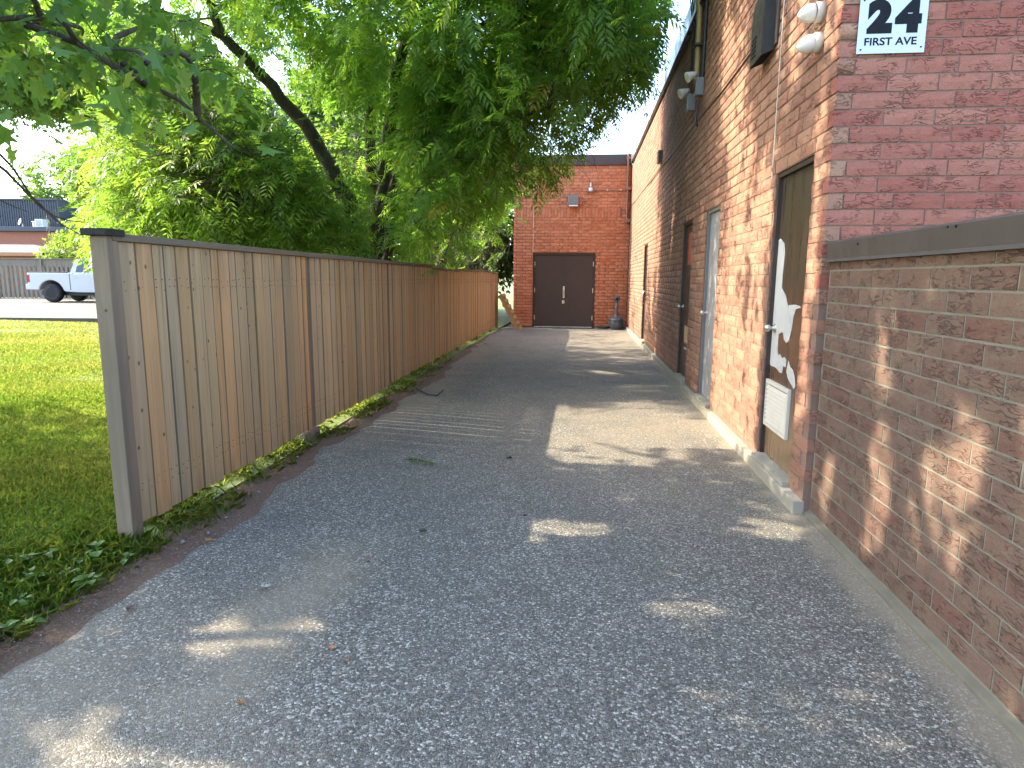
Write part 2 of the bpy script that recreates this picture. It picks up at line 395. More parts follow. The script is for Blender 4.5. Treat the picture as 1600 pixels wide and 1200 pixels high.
# ------------------------------------------------------------------ mesh helpers
class MB:
    """collects faces and links them as ONE mesh object"""
    def __init__(s):
        s.v, s.f, s.sm = [], [], []
    def add(s, vs, fs, smooth=False):
        o = len(s.v)
        s.v += [tuple(p) for p in vs]
        s.f += [tuple(i + o for i in q) for q in fs]
        s.sm += [smooth] * len(fs)
        return s
    def box(s, x0, x1, y0, y1, z0, z1, bev=0.0):
        if bev <= 0:
            vs = [(x, y, z) for z in (z0, z1) for y in (y0, y1) for x in (x0, x1)]
            fs = [(0, 2, 3, 1), (4, 5, 7, 6), (0, 1, 5, 4), (2, 6, 7, 3), (0, 4, 6, 2), (1, 3, 7, 5)]
            return s.add(vs, fs)
        bm = bmesh.new()
        bmesh.ops.create_cube(bm, size=1.0)
        for p in bm.verts:
            p.co = Vector(((x0 + x1) / 2 + p.co.x * (x1 - x0), (y0 + y1) / 2 + p.co.y * (y1 - y0), (z0 + z1) / 2 + p.co.z * (z1 - z0)))
        b = min(bev, 0.45 * min(x1 - x0, y1 - y0, z1 - z0))
        bmesh.ops.bevel(bm, geom=bm.edges[:], offset=b, segments=2, affect='EDGES', profile=0.7)
        s.bm(bm)
        return s
    def bm(s, bm, smooth=False):
        bm.verts.index_update()
        s.add([p.co.copy() for p in bm.verts], [[p.index for p in f.verts] for f in bm.faces], smooth)
        bm.free()
        return s
    def tube(s, pts, rad, seg=8, cap=True):
        pts = [Vector(p) for p in pts]
        n = len(pts)
        if not hasattr(rad, '__len__'):
            rad = [rad] * n
        rings = []
        prev = None
        for i, p in enumerate(pts):
            t = (pts[min(i + 1, n - 1)] - pts[max(i - 1, 0)]).normalized()
            if prev is None:
                a = Vector((0, 0, 1)) if abs(t.z) < 0.9 else Vector((1, 0, 0))
                prev = t.cross(a).normalized()
            prev = (prev - t * prev.dot(t)).normalized()
            w = t.cross(prev)
            rings.append([p + (prev * math.cos(2 * math.pi * k / seg) + w * math.sin(2 * math.pi * k / seg)) * rad[i] for k in range(seg)])
        vs = [q for r in rings for q in r]
        fs = [(i * seg + k, i * seg + (k + 1) % seg, (i + 1) * seg + (k + 1) % seg, (i + 1) * seg + k) for i in range(n - 1) for k in range(seg)]
        s.add(vs, fs, True)
        if cap:
            s.add(rings[0], [tuple(range(seg))[::-1]]); s.add(rings[-1], [tuple(range(seg))])
        return s
    def lathe(s, prof, seg=20, mat=None, smooth=True):
        """prof: (radius, height) along local z; mat moves it"""
        mat = mat or Matrix.Identity(4)
        vs = []
        for r, z in prof:
            vs += [mat @ Vector((max(r, 1e-4) * math.cos(2 * math.pi * k / seg), max(r, 1e-4) * math.sin(2 * math.pi * k / seg), z)) for k in range(seg)]
        fs = [(i * seg + k, i * seg + (k + 1) % seg, (i + 1) * seg + (k + 1) % seg, (i + 1) * seg + k) for i in range(len(prof) - 1) for k in range(seg)]
        fs += [tuple(range(seg))[::-1], tuple((len(prof) - 1) * seg + k for k in range(seg))]
        return s.add(vs, fs, smooth)
    def prism(s, poly, fn, depth0, depth1):
        """poly of (a, b); fn(a, b, d) -> point; closed between two depths"""
        n = len(poly)
        vs = [fn(a, b, depth0) for a, b in poly] + [fn(a, b, depth1) for a, b in poly]
        fs = [tuple(range(n)), tuple(range(2 * n - 1, n - 1, -1))]
        fs += [(i, i + n, (i + 1) % n + n, (i + 1) % n) for i in range(n)]
        return s.add(vs, fs)
    def build(s, name, mat, parent=None, label=None, kind=None, recalc=True, loc=None):
        me = bpy.data.meshes.new(name)
        v = s.v
        if loc is not None:
            L = Vector(loc)
            v = [tuple(Vector(p) - L) for p in v]
        me.from_pydata(v, [], s.f)
        me.polygons.foreach_set('use_smooth', s.sm)
        if recalc:
            bm = bmesh.new(); bm.from_mesh(me)
            bmesh.ops.recalc_face_normals(bm, faces=bm.faces[:])
            bm.to_mesh(me); bm.free()
        me.materials.append(mat)
        me.update()
        o = bpy.data.objects.new(name, me)
        col.objects.link(o)
        if loc is not None:
            o.location = loc
        if parent:
            put(o, parent)
        if label: o['label'] = label
        if kind: o['kind'] = kind
        return o

WM = {}
def put(o, parent):
    """parent o without moving it (things carry only a location, or their own matrix kept in WM)"""
    o.parent = parent
    o.matrix_parent_inverse = WM.get(parent.name, Matrix.Translation(parent.location)).inverted()
    WM.setdefault(o.name, Matrix.Translation(o.location) if o.rotation_euler == Matrix.Identity(3).to_euler() else o.matrix_basis.copy())

def thing(name, loc, label, cat, group=None):
    o = bpy.data.objects.new(name, None)
    o.empty_display_size = 0.2
    col.objects.link(o)
    o.location = loc
    WM[o.name] = Matrix.Translation(loc)
    return tag(o, label, cat, group)

def tag(o, label, cat, group=None):
    o['label'] = label; o['category'] = cat
    if group: o['group'] = group
    return o

def np_mesh(name, verts, faces, mat, parent=None, tone=None, kind=None, label=None):
    """fast mesh from numpy arrays; faces: (n, k)"""
    me = bpy.data.meshes.new(name)
    k = faces.shape[1]
    me.vertices.add(len(verts)); me.vertices.foreach_set('co', np.ascontiguousarray(verts, np.float32).ravel())
    me.loops.add(faces.size); me.loops.foreach_set('vertex_index', np.ascontiguousarray(faces, np.int32).ravel())
    me.polygons.add(len(faces)); me.polygons.foreach_set('loop_start', np.arange(0, faces.size, k, dtype=np.int32))
    me.update(calc_edges=True)
    if tone is not None:
        a = me.attributes.new('tone', 'FLOAT', 'FACE')
        a.data.foreach_set('value', np.ascontiguousarray(tone, np.float32))
    me.materials.append(mat)
    o = bpy.data.objects.new(name, me)
    col.objects.link(o)
    if parent: put(o, parent)
    if kind: o['kind'] = kind
    if label: o['label'] = label
    return o

def cam_px(P):
    """pixel size bookkeeping: picture position (1600 wide) and depth of a world point"""
    q = camera.matrix_world.inverted() @ Vector(P)
    return 800 + F_PX * q.x / -q.z, 600 - F_PX * q.y / -q.z, -q.z

def at(px, py, depth):
    """the world point seen at a picture position, at a distance along the view axis"""
    return camera.matrix_world @ Vector(((px - 800) / F_PX * depth, -(py - 600) / F_PX * depth, -depth))

# ------------------------------------------------------------------ setting: ground
def lawn_z(x, y):
    return 0.006 + np.clip((-x - 3.2) * 0.0205, 0, 0.315)

def sheet(name, xs, ys, zf, mat, kind='structure'):
    X, Y = np.meshgrid(xs, ys)
    Z = zf(X, Y)
    v = np.stack([X, Y, Z], -1).reshape(-1, 3)
    nx, ny = len(xs), len(ys)
    i = np.arange(nx - 1)[None, :] + nx * np.arange(ny - 1)[:, None]
    f = np.stack([i, i + 1, i + nx + 1, i + nx], -1).reshape(-1, 4)
    return np_mesh(name, v, f, mat, kind=kind)

sheet('ground', np.linspace(-400, 400, 9), np.linspace(-300, 500, 9), lambda X, Y: X * 0 - 0.06, M_EARTH)
rng = np.random.default_rng(3)

def edge_x(y):
    return (-2.19 + 0.035 * np.sin(y * 2.1) + 0.03 * np.sin(y * 5.3 + 1) - 0.10 * np.clip((y - 3.3) / 1.5, 0, 1) + 0.08 * np.clip((y - 5.5) / 3, 0, 1)
            - 0.25 * np.clip((y - 9) / 6, 0, 1) + 0.015 * np.sin(y * 17))

def driveway():
    ys = np.concatenate([np.arange(-6, 10, 0.06), np.arange(10, 20.36, 0.3)])
    us = np.linspace(0, 1, 24)
    V = []
    for y in ys:
        x0, x1 = edge_x(y), 1.54
        xs = x0 + (x1 - x0) * us
        zz = 0.0 + 0.006 * np.sin(xs * 1.7 + y * 0.6) * np.clip((xs - x0) * 2, 0, 1)
        zz[0] = -0.03; zz[-1] = 0.003
        V.append(np.stack([xs, np.full_like(xs, y), zz], -1))
    V = np.concatenate(V)
    nx, ny = 24, len(ys)
    i = np.arange(nx - 1)[None, :] + nx * np.arange(ny - 1)[:, None]
    f = np.stack([i, i + 1, i + nx + 1, i + nx], -1).reshape(-1, 4)
    o = np_mesh('driveway', V, f, M_ASPHALT, kind='structure')
    for p in o.data.polygons: p.use_smooth = True
    return o
driveway()
sheet('soil_verge', np.linspace(-2.75, -2.02, 10), np.linspace(-6, 20.6, 160),
      lambda X, Y: -0.012 + 0.012 * np.sin(X * 9 + Y * 3.1) * np.sin(Y * 4.3), M_SOIL)
sheet('lawn', np.concatenate([np.linspace(-60, -16, 12), np.linspace(-15, -2.45, 40)]), np.linspace(-8, 60, 90),
      lambda X, Y: lawn_z(X, Y) - 0.006 + 0.012 * np.sin(X * 2.3) * np.sin(Y * 1.9), M_LAWN)

# paved lot beyond the lawn
ax_r = Vector((math.cos(YAW), math.sin(YAW), 0)); ax_f = Vector((-math.sin(YAW), math.cos(YAW), 0))
def on_z(px, py, z):
    d = at(px, py, 1.0) - Vector((0, 0, EYE))
    return Vector((0, 0, EYE)) + d * ((z - EYE) / d.z)
LOT_Z = 0.30
e0 = on_z(-60, 497, LOT_Z); e1 = on_z(132, 499, LOT_Z)
du = (e1 - e0).normalized(); dn = Vector((-du.y, du.x, 0))
def lot(u, w, z): return e0 + du * u + dn * w + Vector((0, 0, z))
MB().add([lot(-30, 0.15, 0.03), lot(9, 0.15, 0.03), lot(9, 34, 0.03), lot(-30, 34, 0.03)], [(0, 1, 2, 3)]).build('parking_lot', M_CONC_PALE, kind='structure')
kb = MB()
kb.add([lot(u, w, z) for u in (-30, 9) for w, z in ((0, -0.2), (0.15, -0.2), (0.15, 0.034), (0, 0.03))],
       [(0, 4, 7, 3), (3, 7, 6, 2), (2, 6, 5, 1), (0, 3, 2, 1), (4, 5, 6, 7), (0, 1, 5, 4)])
kb.build('lot_kerb', M_CAST, kind='structure')

# ------------------------------------------------------------------ bricks
BL, BH, BD, JT = 0.276, 0.0855, 0.09, 0.0098
COURSE = BH + JT; STEP = BL + JT

def brick_meshes(mat, n, tag_, amp=1.0):
    out = []
    r = random.Random(hash(tag_) & 255 if False else sum(map(ord, tag_)))
    for k in range(n):
        nx, nz = 5, 2
        vs, fs = [], []
        for j in range(nz + 1):
            for i in range(nx + 1):
                edge = i in (0, nx) or j in (0, nz)
                y = (0.0035 if amp == 1 else 0.002) + r.uniform(-.001, .001) * amp if edge else r.uniform(-0.0022, 0.0012) * amp
                vs.append((BL * i / nx + (r.uniform(-.004, .004) if 0 < i < nx else r.uniform(-.0012, .0012)), y,
                           BH * j / nz + (r.uniform(-.003, .003) if 0 < j < nz else r.uniform(-.0012, .0012))))
        idx = lambda i, j: j * (nx + 1) + i
        for j in range(nz):
            for i in range(nx):
                fs.append((idx(i, j), idx(i + 1, j), idx(i + 1, j + 1), idx(i, j + 1)))
        ring = [idx(i, 0) for i in range(nx + 1)] + [idx(nx, 1)] + [idx(i, nz) for i in range(nx, -1, -1)] + [idx(0, 1)]
        o = len(vs)
        for q in ring:
            vs.append((vs[q][0], BD, vs[q][2]))
        m = len(ring)
        for i in range(m):
            a, b = ring[i], ring[(i + 1) % m]
            fs.append((a, o + i, o + (i + 1) % m, b))
        me = bpy.data.meshes.new('brick')
        me.from_pydata(vs, [], fs)
        me.materials.append(mat)
        out.append(me)
    return out

def course_layout(u0, u1, z0, z1, offs, openings, first_row=0):
    """running bond between u0 and u1: list of (ua, ub, z) with bricks cut at openings"""
    out = []
    rows = int((z1 - z0 + JT) / COURSE + 1e-6)
    for r in range(rows):
        z = z0 + r * COURSE
        cuts = [(u0, u1)]
        for (a, b, c, d) in openings:
            if z + BH > c + 0.012 and z < d - 0.012:
                nc = []
                for (p, q) in cuts:
                    if b <= p or a >= q: nc.append((p, q)); continue
                    if a > p: nc.append((p, a))
                    if b < q: nc.append((b, q))
                cuts = nc
        start = u0 + offs[(r + first_row) % 2]
        k0 = -2
        for (p, q) in cuts:
            k = k0
            while True:
                a = start + k * STEP; b = a + BL
                k += 1
                if a >= q: break
                if b <= p: continue
                a2, b2 = max(a, p), min(b, q)
                if b2 - a2 > 0.025:
                    out.append((a2, b2, z))
    return out

def lay(parent, bricks, frame, meshes, limit, mat, min_px=0, wob=1.0):
    """frame(u, z) -> (origin, rotz): the brick's low-u front lower corner. Largest in view become objects of their own, the rest one part."""
    sized = []
    for (a, b, z) in bricks:
        p0 = cam_px(frame((a + b) / 2, z + BH / 2)[0])
        p1, p2 = cam_px(frame(a, z)[0]), cam_px(frame(b, z + BH)[0])
        vis = p0[2] > 0.3 and -40 < p0[0] < 1640 and -40 < p0[1] < 1240
        area = abs((p1[0] - p2[0]) * (p1[1] - p2[1])) if vis else -1.0
        sized.append((area, a, b, z))
    sized.sort(reverse=True)
    n = 0
    rest = []
    rr = random.Random(5)
    for (area, a, b, z) in sized:
        if n < limit and area > min_px:
            o = bpy.data.objects.new('brick', meshes[rr.randrange(len(meshes))])
            col.objects.link(o)
            P, rz, flip = frame(a, z) if frame(a, z)[2] == 0 else frame(b, z)
            dp = rr.uniform(-0.0018, 0.0018) * wob
            nrm = Vector((-math.sin(rz), math.cos(rz), 0))
            o.location = Vector(P) + nrm * dp
            o.rotation_euler = (rr.uniform(-.006, .006) * wob, rr.uniform(-.004, .004), rz + rr.uniform(-.004, .004) * wob)
            o.scale = ((b - a) / BL, 1, 1)
            o.parent = parent
            o.matrix_parent_inverse = WM[parent.name].inverted()
            n += 1
        else:
            rest.append((a, b, z))
    if rest:
        V, Fc, T = [], [], []
        for (a, b, z) in rest:
            P, rz, fl = frame(a, z) if frame(a, z)[2] == 0 else frame(b, z)
            P = Vector(P)
            ux = Vector((math.cos(rz), math.sin(rz), 0)); ny = Vector((-math.sin(rz), math.cos(rz), 0)); uz = Vector((0, 0, 1))
            L = b - a
            q = len(V)
            d = rr.uniform(-.0015, .0015)
            for (x, y, zz) in ((0.002, 0.003, 0.002), (L - .002, 0.003, .002), (L - .002, .003, BH - .002), (.002, .003, BH - .002),
                               (0, BD, 0), (L, BD, 0), (L, BD, BH), (0, BD, BH),
                               (0.012, 0, 0.012), (L - .012, 0, .012), (L - .012, 0, BH - .012), (.012, 0, BH - .012)):
                V.append(P + ux * x + ny * (y + d) + uz * zz)
            Fc += [(q + 8, q + 9, q + 10, q + 11), (q, q + 1, q + 9, q + 8), (q + 1, q + 2, q + 10, q + 9), (q + 2, q + 3, q + 11, q + 10), (q + 3, q, q + 8, q + 11),
                   (q, q + 4, q + 5, q + 1), (q + 1, q + 5, q + 6, q + 2), (q + 2, q + 6, q + 7, q + 3), (q + 3, q + 7, q + 4, q)]
            T += [rr.random()] * 9
        np_mesh('brick_courses', np.array([tuple(p) for p in V]), np.array(Fc), mat, parent, tone=np.array(T), kind='stuff')

XW, YC = 1.469, 4.19            # long wall plane, its near corner
XLW = 1.508                     # low wall plane
YB = 20.35                      # end wall plane
TOPZ = 4.94
GROUND_Z = 0.125                # top of the concrete footing

# ------------------------------------------------------------------ long brick building
bld = thing('brick_building', (XW, YC, 0), 'long pink brick building with four doors along the driveway and metal coping', 'building')
DOORS = [(4.48, 5.30), (7.27, 8.04), (8.98, 9.85), (14.75, 15.56)]
DZ0, DZ1 = 0.125, 2.31
MR = 0.008                     # mortar recess
mb = MB()
segs = [YC + MR] + [v for d in DOORS for v in d] + [YB + 0.5]
for i in range(0, len(segs), 2):
    mb.box(XW + MR, XW + 0.22, segs[i], segs[i + 1], 0.0, TOPZ)
for a, b in DOORS:
    mb.box(XW + MR, XW + 0.22, a, b, DZ1, TOPZ)
    mb.box(XW + 0.03, XW + 0.22, a, b, 0.0, DZ0 - 0.004)
mb.box(XW + 0.22, 9.0, YC + MR, YC + 0.22, 0.0, TOPZ)
mb.box(XW + 0.3, 9.0, YC + 0.3, YB + 8, 0.0, TOPZ - 0.1)
mb.build('wall', M_MORTAR, bld)
pink = brick_meshes(M_BRICK, 7, 'pink')
op = [(a, b, DZ0, DZ1) for a, b in DOORS]
lw = course_layout(YC, YB, GROUND_Z, TOPZ, (BD + JT, 0.0), op)
lw = [(max(a, YC), b, z) for a, b, z in lw if b - max(a, YC) > 0.03]
# rows whose corner brick belongs to the front face start after that brick's end
rows_w = []
for a, b, z in lw:
    r = round((z - GROUND_Z) / COURSE)
    if r % 2 == 0 and a < YC + BD:
        continue
    rows_w.append((a, b, z))
ff = course_layout(XW, 4.6, GROUND_Z, TOPZ, (0.0, BD + JT), [])
rows_f = []
for a, b, z in ff:
    r = round((z - GROUND_Z) / COURSE)
    if r % 2 == 1 and a < XW + BD:
        continue
    rows_f.append((a, b, z))
SHIFT = 50.0                   # one list for both faces so that the 300 largest of the whole building are chosen
both = rows_w + [(a + SHIFT * 2, b + SHIFT * 2, z) for a, b, z in rows_f if z > 1.45]
def frame_bld(u, z):
    if u > SHIFT:
        return (u - SHIFT * 2, YC, z), 0.0, 0
    return (XW, u, z), -math.pi / 2, 1
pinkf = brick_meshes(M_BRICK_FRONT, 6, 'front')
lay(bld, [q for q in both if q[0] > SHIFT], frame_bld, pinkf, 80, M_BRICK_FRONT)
lay(bld, [q for q in both if q[0] < SHIFT], frame_bld, pink, 220, M_BRICK)
# footing
ft = MB()
edges = [YC + 0.0] + [v for d in DOORS for v in d] + [YB - 0.02]
ft.box(XW - 0.052, XW + 0.02, YC + 0.003, YB - 0.02, -0.1, 0.085, 0.008)
ft.build('footing', M_CONC, bld)
for a, b in DOORS:
    s = MB()
    s.box(XW - 0.040, XW + 0.16, a + 0.004, b - 0.004, 0.086, DZ0 - 0.002, 0.006)
    s.build('door_sill', M_CONC, bld)
# coping along the roof edge
cp = MB()
cp.prism([(XW - 0.05, TOPZ + 0.003), (XW - 0.055, TOPZ + 0.30), (XW - 0.02, TOPZ + 0.33), (XW + 0.30, TOPZ + 0.31), (XW + 0.30, TOPZ + 0.003)],
         lambda a, b, d: (a, d, b), YC - 0.05, YB - 0.01)
cp.prism([(XW - 0.02, TOPZ + 0.003), (XW - 0.02, TOPZ + 0.315), (9.0, TOPZ + 0.315), (9.0, TOPZ + 0.003)], lambda a, b, d: (a, d, b), YC - 0.045, YC + 0.25)
cp.build('coping', M_COPING, bld)
dr = MB()
dr.box(XW - 0.062, XW - 0.047, YC - 0.05, YB - 0.01, TOPZ - 0.012, TOPZ + 0.016)
dr.build('drip_edge', M_FLASH, bld)
for y in np.arange(6.2, YB, 3.05):
    s = MB(); s.box(XW - 0.0600, XW - 0.048, y, y + 0.05, TOPZ + 0.02, TOPZ + 0.30)
    s.build('coping_seam', M_COPING, bld)
# pale joint above the first door's left side
MB().box(XW - 0.002, XW + 0.006, 5.395, 5.408, DZ1 - 0.02, TOPZ).build('control_joint', M_CREAM, bld)

FW = 0.03
def frame_door(a, b, depth, mat):
    """steel frame inside an opening, set back by depth"""
    m = MB()
    x = XW + depth
    m.box(x - 0.03, x + 0.09, a + 0.002, a + FW, DZ0, DZ1 - 0.002)
    m.box(x - 0.03, x + 0.09, b - FW, b - 0.002, DZ0, DZ1 - 0.002)
    m.box(x - 0.03, x + 0.09, a + FW, b - FW, DZ1 - 0.035, DZ1 - 0.002)
    return m

def knob(parent, x, y, z, mat, name='door_knob'):
    m = MB()
    R = Matrix.Translation((x, y, z)) @ Matrix.Rotation(-math.pi / 2, 4, 'Y')
    m.lathe([(0.034, 0.0), (0.034, 0.008), (0.014, 0.012), (0.012, 0.035), (0.026, 0.045), (0.030, 0.062), (0.022, 0.078), (0.0, 0.082)], 18, R)
    return m.build(name, mat, parent)

def hinge(parent, x, y, z, mat=M_BROWN_FRAME):
    m = MB(); m.tube([(x, y, z - 0.05), (x, y, z + 0.05)], 0.009, 8)
    return m.build('hinge', mat, parent)

def door_brown_mat():
    """old brown door: dark upper half, sun-bleached tan lower part, vertical drips, glossy"""
    M = Mat('peeling_brown_door')
    v = M.coord('Object')
    sx = M.n('SeparateXYZ'); M.link(v, sx.inputs[0])
    z = M.math('ADD', sx.outputs[2], M.math('MULTIPLY', M.math('SUBTRACT', M.noise(M.coord('Object', scale=(1, 12, 1.2)), 1.0, 4), 0.5), 0.5))
    c = M.ramp(M.fr(z, 0.1, 2.3), [(0.0, (0.20, 0.125, 0.065)), (0.20, (0.16, 0.09, 0.045)), (0.27, (0.085, 0.045, 0.026)), (0.48, (0.14, 0.07, 0.036)), (0.60, (0.062, 0.038, 0.025)), (1.0, (0.042, 0.031, 0.022))])
    st = M.noise(M.coord('Object', scale=(30, 30, 1.0)), 1.0, 4, 0.7)
    c = M.mix(M.math('MULTIPLY', M.fr(st, 0.5, 0.75), 0.4), c, (0.20, 0.15, 0.10))
    M.base(c)
    M.rough(M.fr(st, 0.3, 0.7, 0.22, 0.42))
    return M.m
M_DOOR1 = door_brown_mat()

def grey_peel_mat():
    M = Mat('peeling_grey_door')
    v = M.coord('Object')
    p = M.noise(M.coord('Object', scale=(5, 5, 2.2)), 2.0, 5, 0.6)
    c = M.mix(M.fr(p, 0.58, 0.62), (0.27, 0.27, 0.28), (0.60, 0.60, 0.60))
    M.base(M.mix(M.fr(M.noise(v, 6, 3), 0.55, 0.7), c, (0.21, 0.21, 0.22)))
    M.rough(0.5)
    return M.m
M_DOOR2 = grey_peel_mat()

# door 1: peeling paint, louvre vent
a, b = DOORS[0]
xd = XW + 0.05
d1 = MB().box(xd, xd + 0.045, a + 0.033, b - 0.033, DZ0 + 0.008, DZ1 - 0.038, 0.003).build('door', M_DOOR1, bld, 'dark brown door with peeling paint and a white louvre vent')
frame_door(a, b, 0.05, M_BROWN_FRAME).build('door_frame', M_BROWN_FRAME, bld)
def patch(pts, t=0.0016):
    m = MB()
    m.prism(pts, lambda u, w, d: (xd - d, u, w), 0.0005, t)
    return m.build('peeled_patch', M_PATCH, d1)
# outlines in metres on the door: (distance along the wall, height)
def dpx(px, py):
    """picture spot -> spot on the door face"""
    d = at(px, py, 1.0) - Vector((0, 0, EYE))
    t = xd / d.x
    return (d.y * t, EYE + d.z * t)
big = [(1220, 373), (1226, 380), (1227, 395), (1223, 430), (1222, 450), (1228, 462), (1233, 485), (1236, 500), (1237, 515), (1233, 532), (1229, 536), (1225, 530), (1224, 520), (1221, 519), (1217, 522), (1215, 545), (1216, 556),
       (1219, 553), (1222, 560), (1226, 558), (1229, 562), (1228, 574), (1224, 572), (1222, 583), (1218, 582), (1214, 576), (1210, 573), (1204, 571), (1202, 560), (1203, 530), (1206, 500), (1207, 470), (1210, 440), (1212, 415), (1211, 390), (1214, 378)]
patch([dpx(x, y) for x, y in big])
patch([dpx(x, y) for x, y in [(1232, 563), (1235, 574), (1239, 578), (1242, 590), (1243, 604), (1240, 608), (1236, 600), (1231, 592), (1229, 580)]])
patch([dpx(x, y) for x, y in [(1232, 477), (1242, 476), (1250, 478), (1252, 481), (1244, 483), (1240, 495), (1237, 515), (1235, 500)]])
patch([dpx(x, y) for x, y in [(1200, 545), (1203, 560), (1202, 585), (1199, 600), (1196, 625), (1194, 630), (1195, 590), (1197, 565)]])
lv = MB()
lx0, ly0, ly1, lz0, lz1 = xd - 0.022, dpx(1234, 645)[0], dpx(1198, 628)[0], (dpx(1195, 665)[1] + dpx(1233, 685)[1]) / 2, (dpx(1200, 590)[1] + dpx(1236, 610)[1]) / 2
lv.box(lx0, xd - 0.001, ly0, ly0 + 0.03, lz0, lz1); lv.box(lx0, xd - 0.001, ly1 - 0.03, ly1, lz0, lz1)
lv.box(lx0, xd - 0.001, ly0 + 0.03, ly1 - 0.03, lz0, lz0 + 0.03); lv.box(lx0, xd - 0.001, ly0 + 0.03, ly1 - 0.03, lz1 - 0.03, lz1)
louv = lv.build('louvre_vent', M_CREAM, bld)
sm = None
for k in range(9):
    z = lz0 + 0.045 + k * 0.0325
    s = MB()
    s.prism([(lx0 + 0.001, z - 0.010), (lx0 + 0.004, z - 0.013), (xd - 0.003, z + 0.016), (xd - 0.006, z + 0.019)], lambda p, q, d: (p, d, q), ly0 + 0.031, ly1 - 0.031)
    s.build('slat', M_CREAM, louv)
knob(d1, xd, 5.20, 1.14, M_STEEL)
for z in (0.35, 1.2, 2.05):
    hinge(d1, xd - 0.006, 4.511, z)
# door 2: pale grey, peeling
a, b = DOORS[1]
d2 = MB().box(xd, xd + 0.045, a + 0.033, b - 0.033, DZ0 + 0.008, DZ1 - 0.038, 0.003).build('door', M_DOOR2, bld, 'pale grey door with patchy peeling paint')
frame_door(a, b, 0.05, M_BROWN_FRAME).build('door_frame', M_GREYBOX, bld)
knob(d2, xd, b - 0.11, 1.12, M_STEEL)
for z in (0.35, 1.2, 2.05): hinge(d2, xd - 0.006, a + 0.031, z, M_GREYBOX)
# door 3: brown, red notice high up
a, b = DOORS[2]
d3 = MB().box(xd, xd + 0.045, a + 0.033, b - 0.033, DZ0 + 0.008, DZ1 - 0.038, 0.003).build('door', M_BROWN, bld, 'brown door with a red notice near its top')
frame_door(a, b, 0.05, M_BROWN_FRAME).build('door_frame', M_BROWN_FRAME, bld)
MB().box(xd - 0.003, xd - 0.0005, a + 0.13, a + 0.55, 1.72, 2.16).build('notice', M_RED, d3)
MB().box(xd - 0.003, xd - 0.0005, a + 0.20, a + 0.55, 0.62, 0.86).build('kick_patch', M_TAN, d3)
knob(d3, xd, b - 0.11, 1.12, M_STEEL)
MB().box(xd - 0.012, xd - 0.0005, a + 0.2, a + 0.46, 0.53, 0.56).build('letter_slot', M_STEEL, d3)
# door 4: dark with a tall pane
a, b = DOORS[3]
d4m = MB()
d4m.box(xd, xd + 0.045, a + 0.033, a + 0.17, DZ0 + 0.008, DZ1 - 0.038); d4m.box(xd, xd + 0.045, b - 0.17, b - 0.033, DZ0 + 0.008, DZ1 - 0.038)
d4m.box(xd, xd + 0.045, a + 0.17, b - 0.17, DZ0 + 0.008, 1.02); d4m.box(xd, xd + 0.045, a + 0.17, b - 0.17, 2.10, DZ1 - 0.038)
d4 = d4m.build('door', M_BROWN, bld, 'dark door with a tall dark glass pane')
frame_door(a, b, 0.05, M_BROWN_FRAME).build('door_frame', M_BROWN_FRAME, bld)
MB().box(xd + 0.012, xd + 0.03, a + 0.172, b - 0.172, 1.022, 2.098).build('pane', M_GLASS, d4)
pu = MB(); pu.tube([(xd, b - 0.11, 0.95), (xd - 0.05, b - 0.11, 0.97), (xd - 0.05, b - 0.11, 1.23), (xd, b - 0.11, 1.25)], 0.011, 8)
pu.build('pull_handle', M_STEEL, d4)

# ------------------------------------------------------------------ low brick wall
low = thing('low_brick_wall', (XLW, 2.0, 0), 'low weathered brown brick wall with grey mortar and dark metal cap', 'wall')
LT = 1.612
Y0L, Y1L = -2.6, YC - 0.028
m = MB()
m.box(XLW + 0.0042, XLW + 0.21, Y0L, Y1L, 0.0, LT)
m.build('wall_core', M_MORTAR_LOW, low)
lowm = brick_meshes(M_BRICK_LOW, 7, 'low', 0.5)
rows_l = course_layout(Y0L, Y1L, 0.045, 1.665, (0.03, 0.03 + STEP * 0.5), [])
lay(low, rows_l, lambda u, z: ((XLW, u, z), -math.pi / 2, 1), lowm, 290, M_BRICK_LOW, wob=0.35)
m = MB()
m.prism([(XLW - 0.028, -0.1), (XLW - 0.028, 0.014), (XLW - 0.020, 0.021), (XLW + 0.03, 0.044), (XLW + 0.03, -0.1)], lambda p, q, d: (p, d, q), Y0L, YC - 0.003)
m.build('footing', M_CONC_GREEN, low)
m = MB()
m.prism([(XLW - 0.032, LT + 0.004), (XLW - 0.018, LT + 0.022), (XLW - 0.024, LT + 0.118), (XLW - 0.012, LT + 0.128), (XLW + 0.115, LT + 0.150), (XLW + 0.235, LT + 0.128), (XLW + 0.235, LT + 0.004)],
        lambda p, q, d: (p, d, q), Y0L - 0.03, Y1L + 0.006)
m.build('cap_flashing', M_FLASH, low)
for y, dz in ((3.72, 0.09), (2.86, 0.112), (2.80, 0.110), (2.28, 0.085), (1.4, 0.09)):
    m = MB()
    m.lathe([(0.006, 0.0), (0.006, 0.004), (0.0, 0.006)], 8, Matrix.Translation((XLW - 0.0225, y, LT + dz)) @ Matrix.Rotation(-math.pi / 2, 4, 'Y'))
    m.build('cap_screw', M_SIGNBLACK, low)

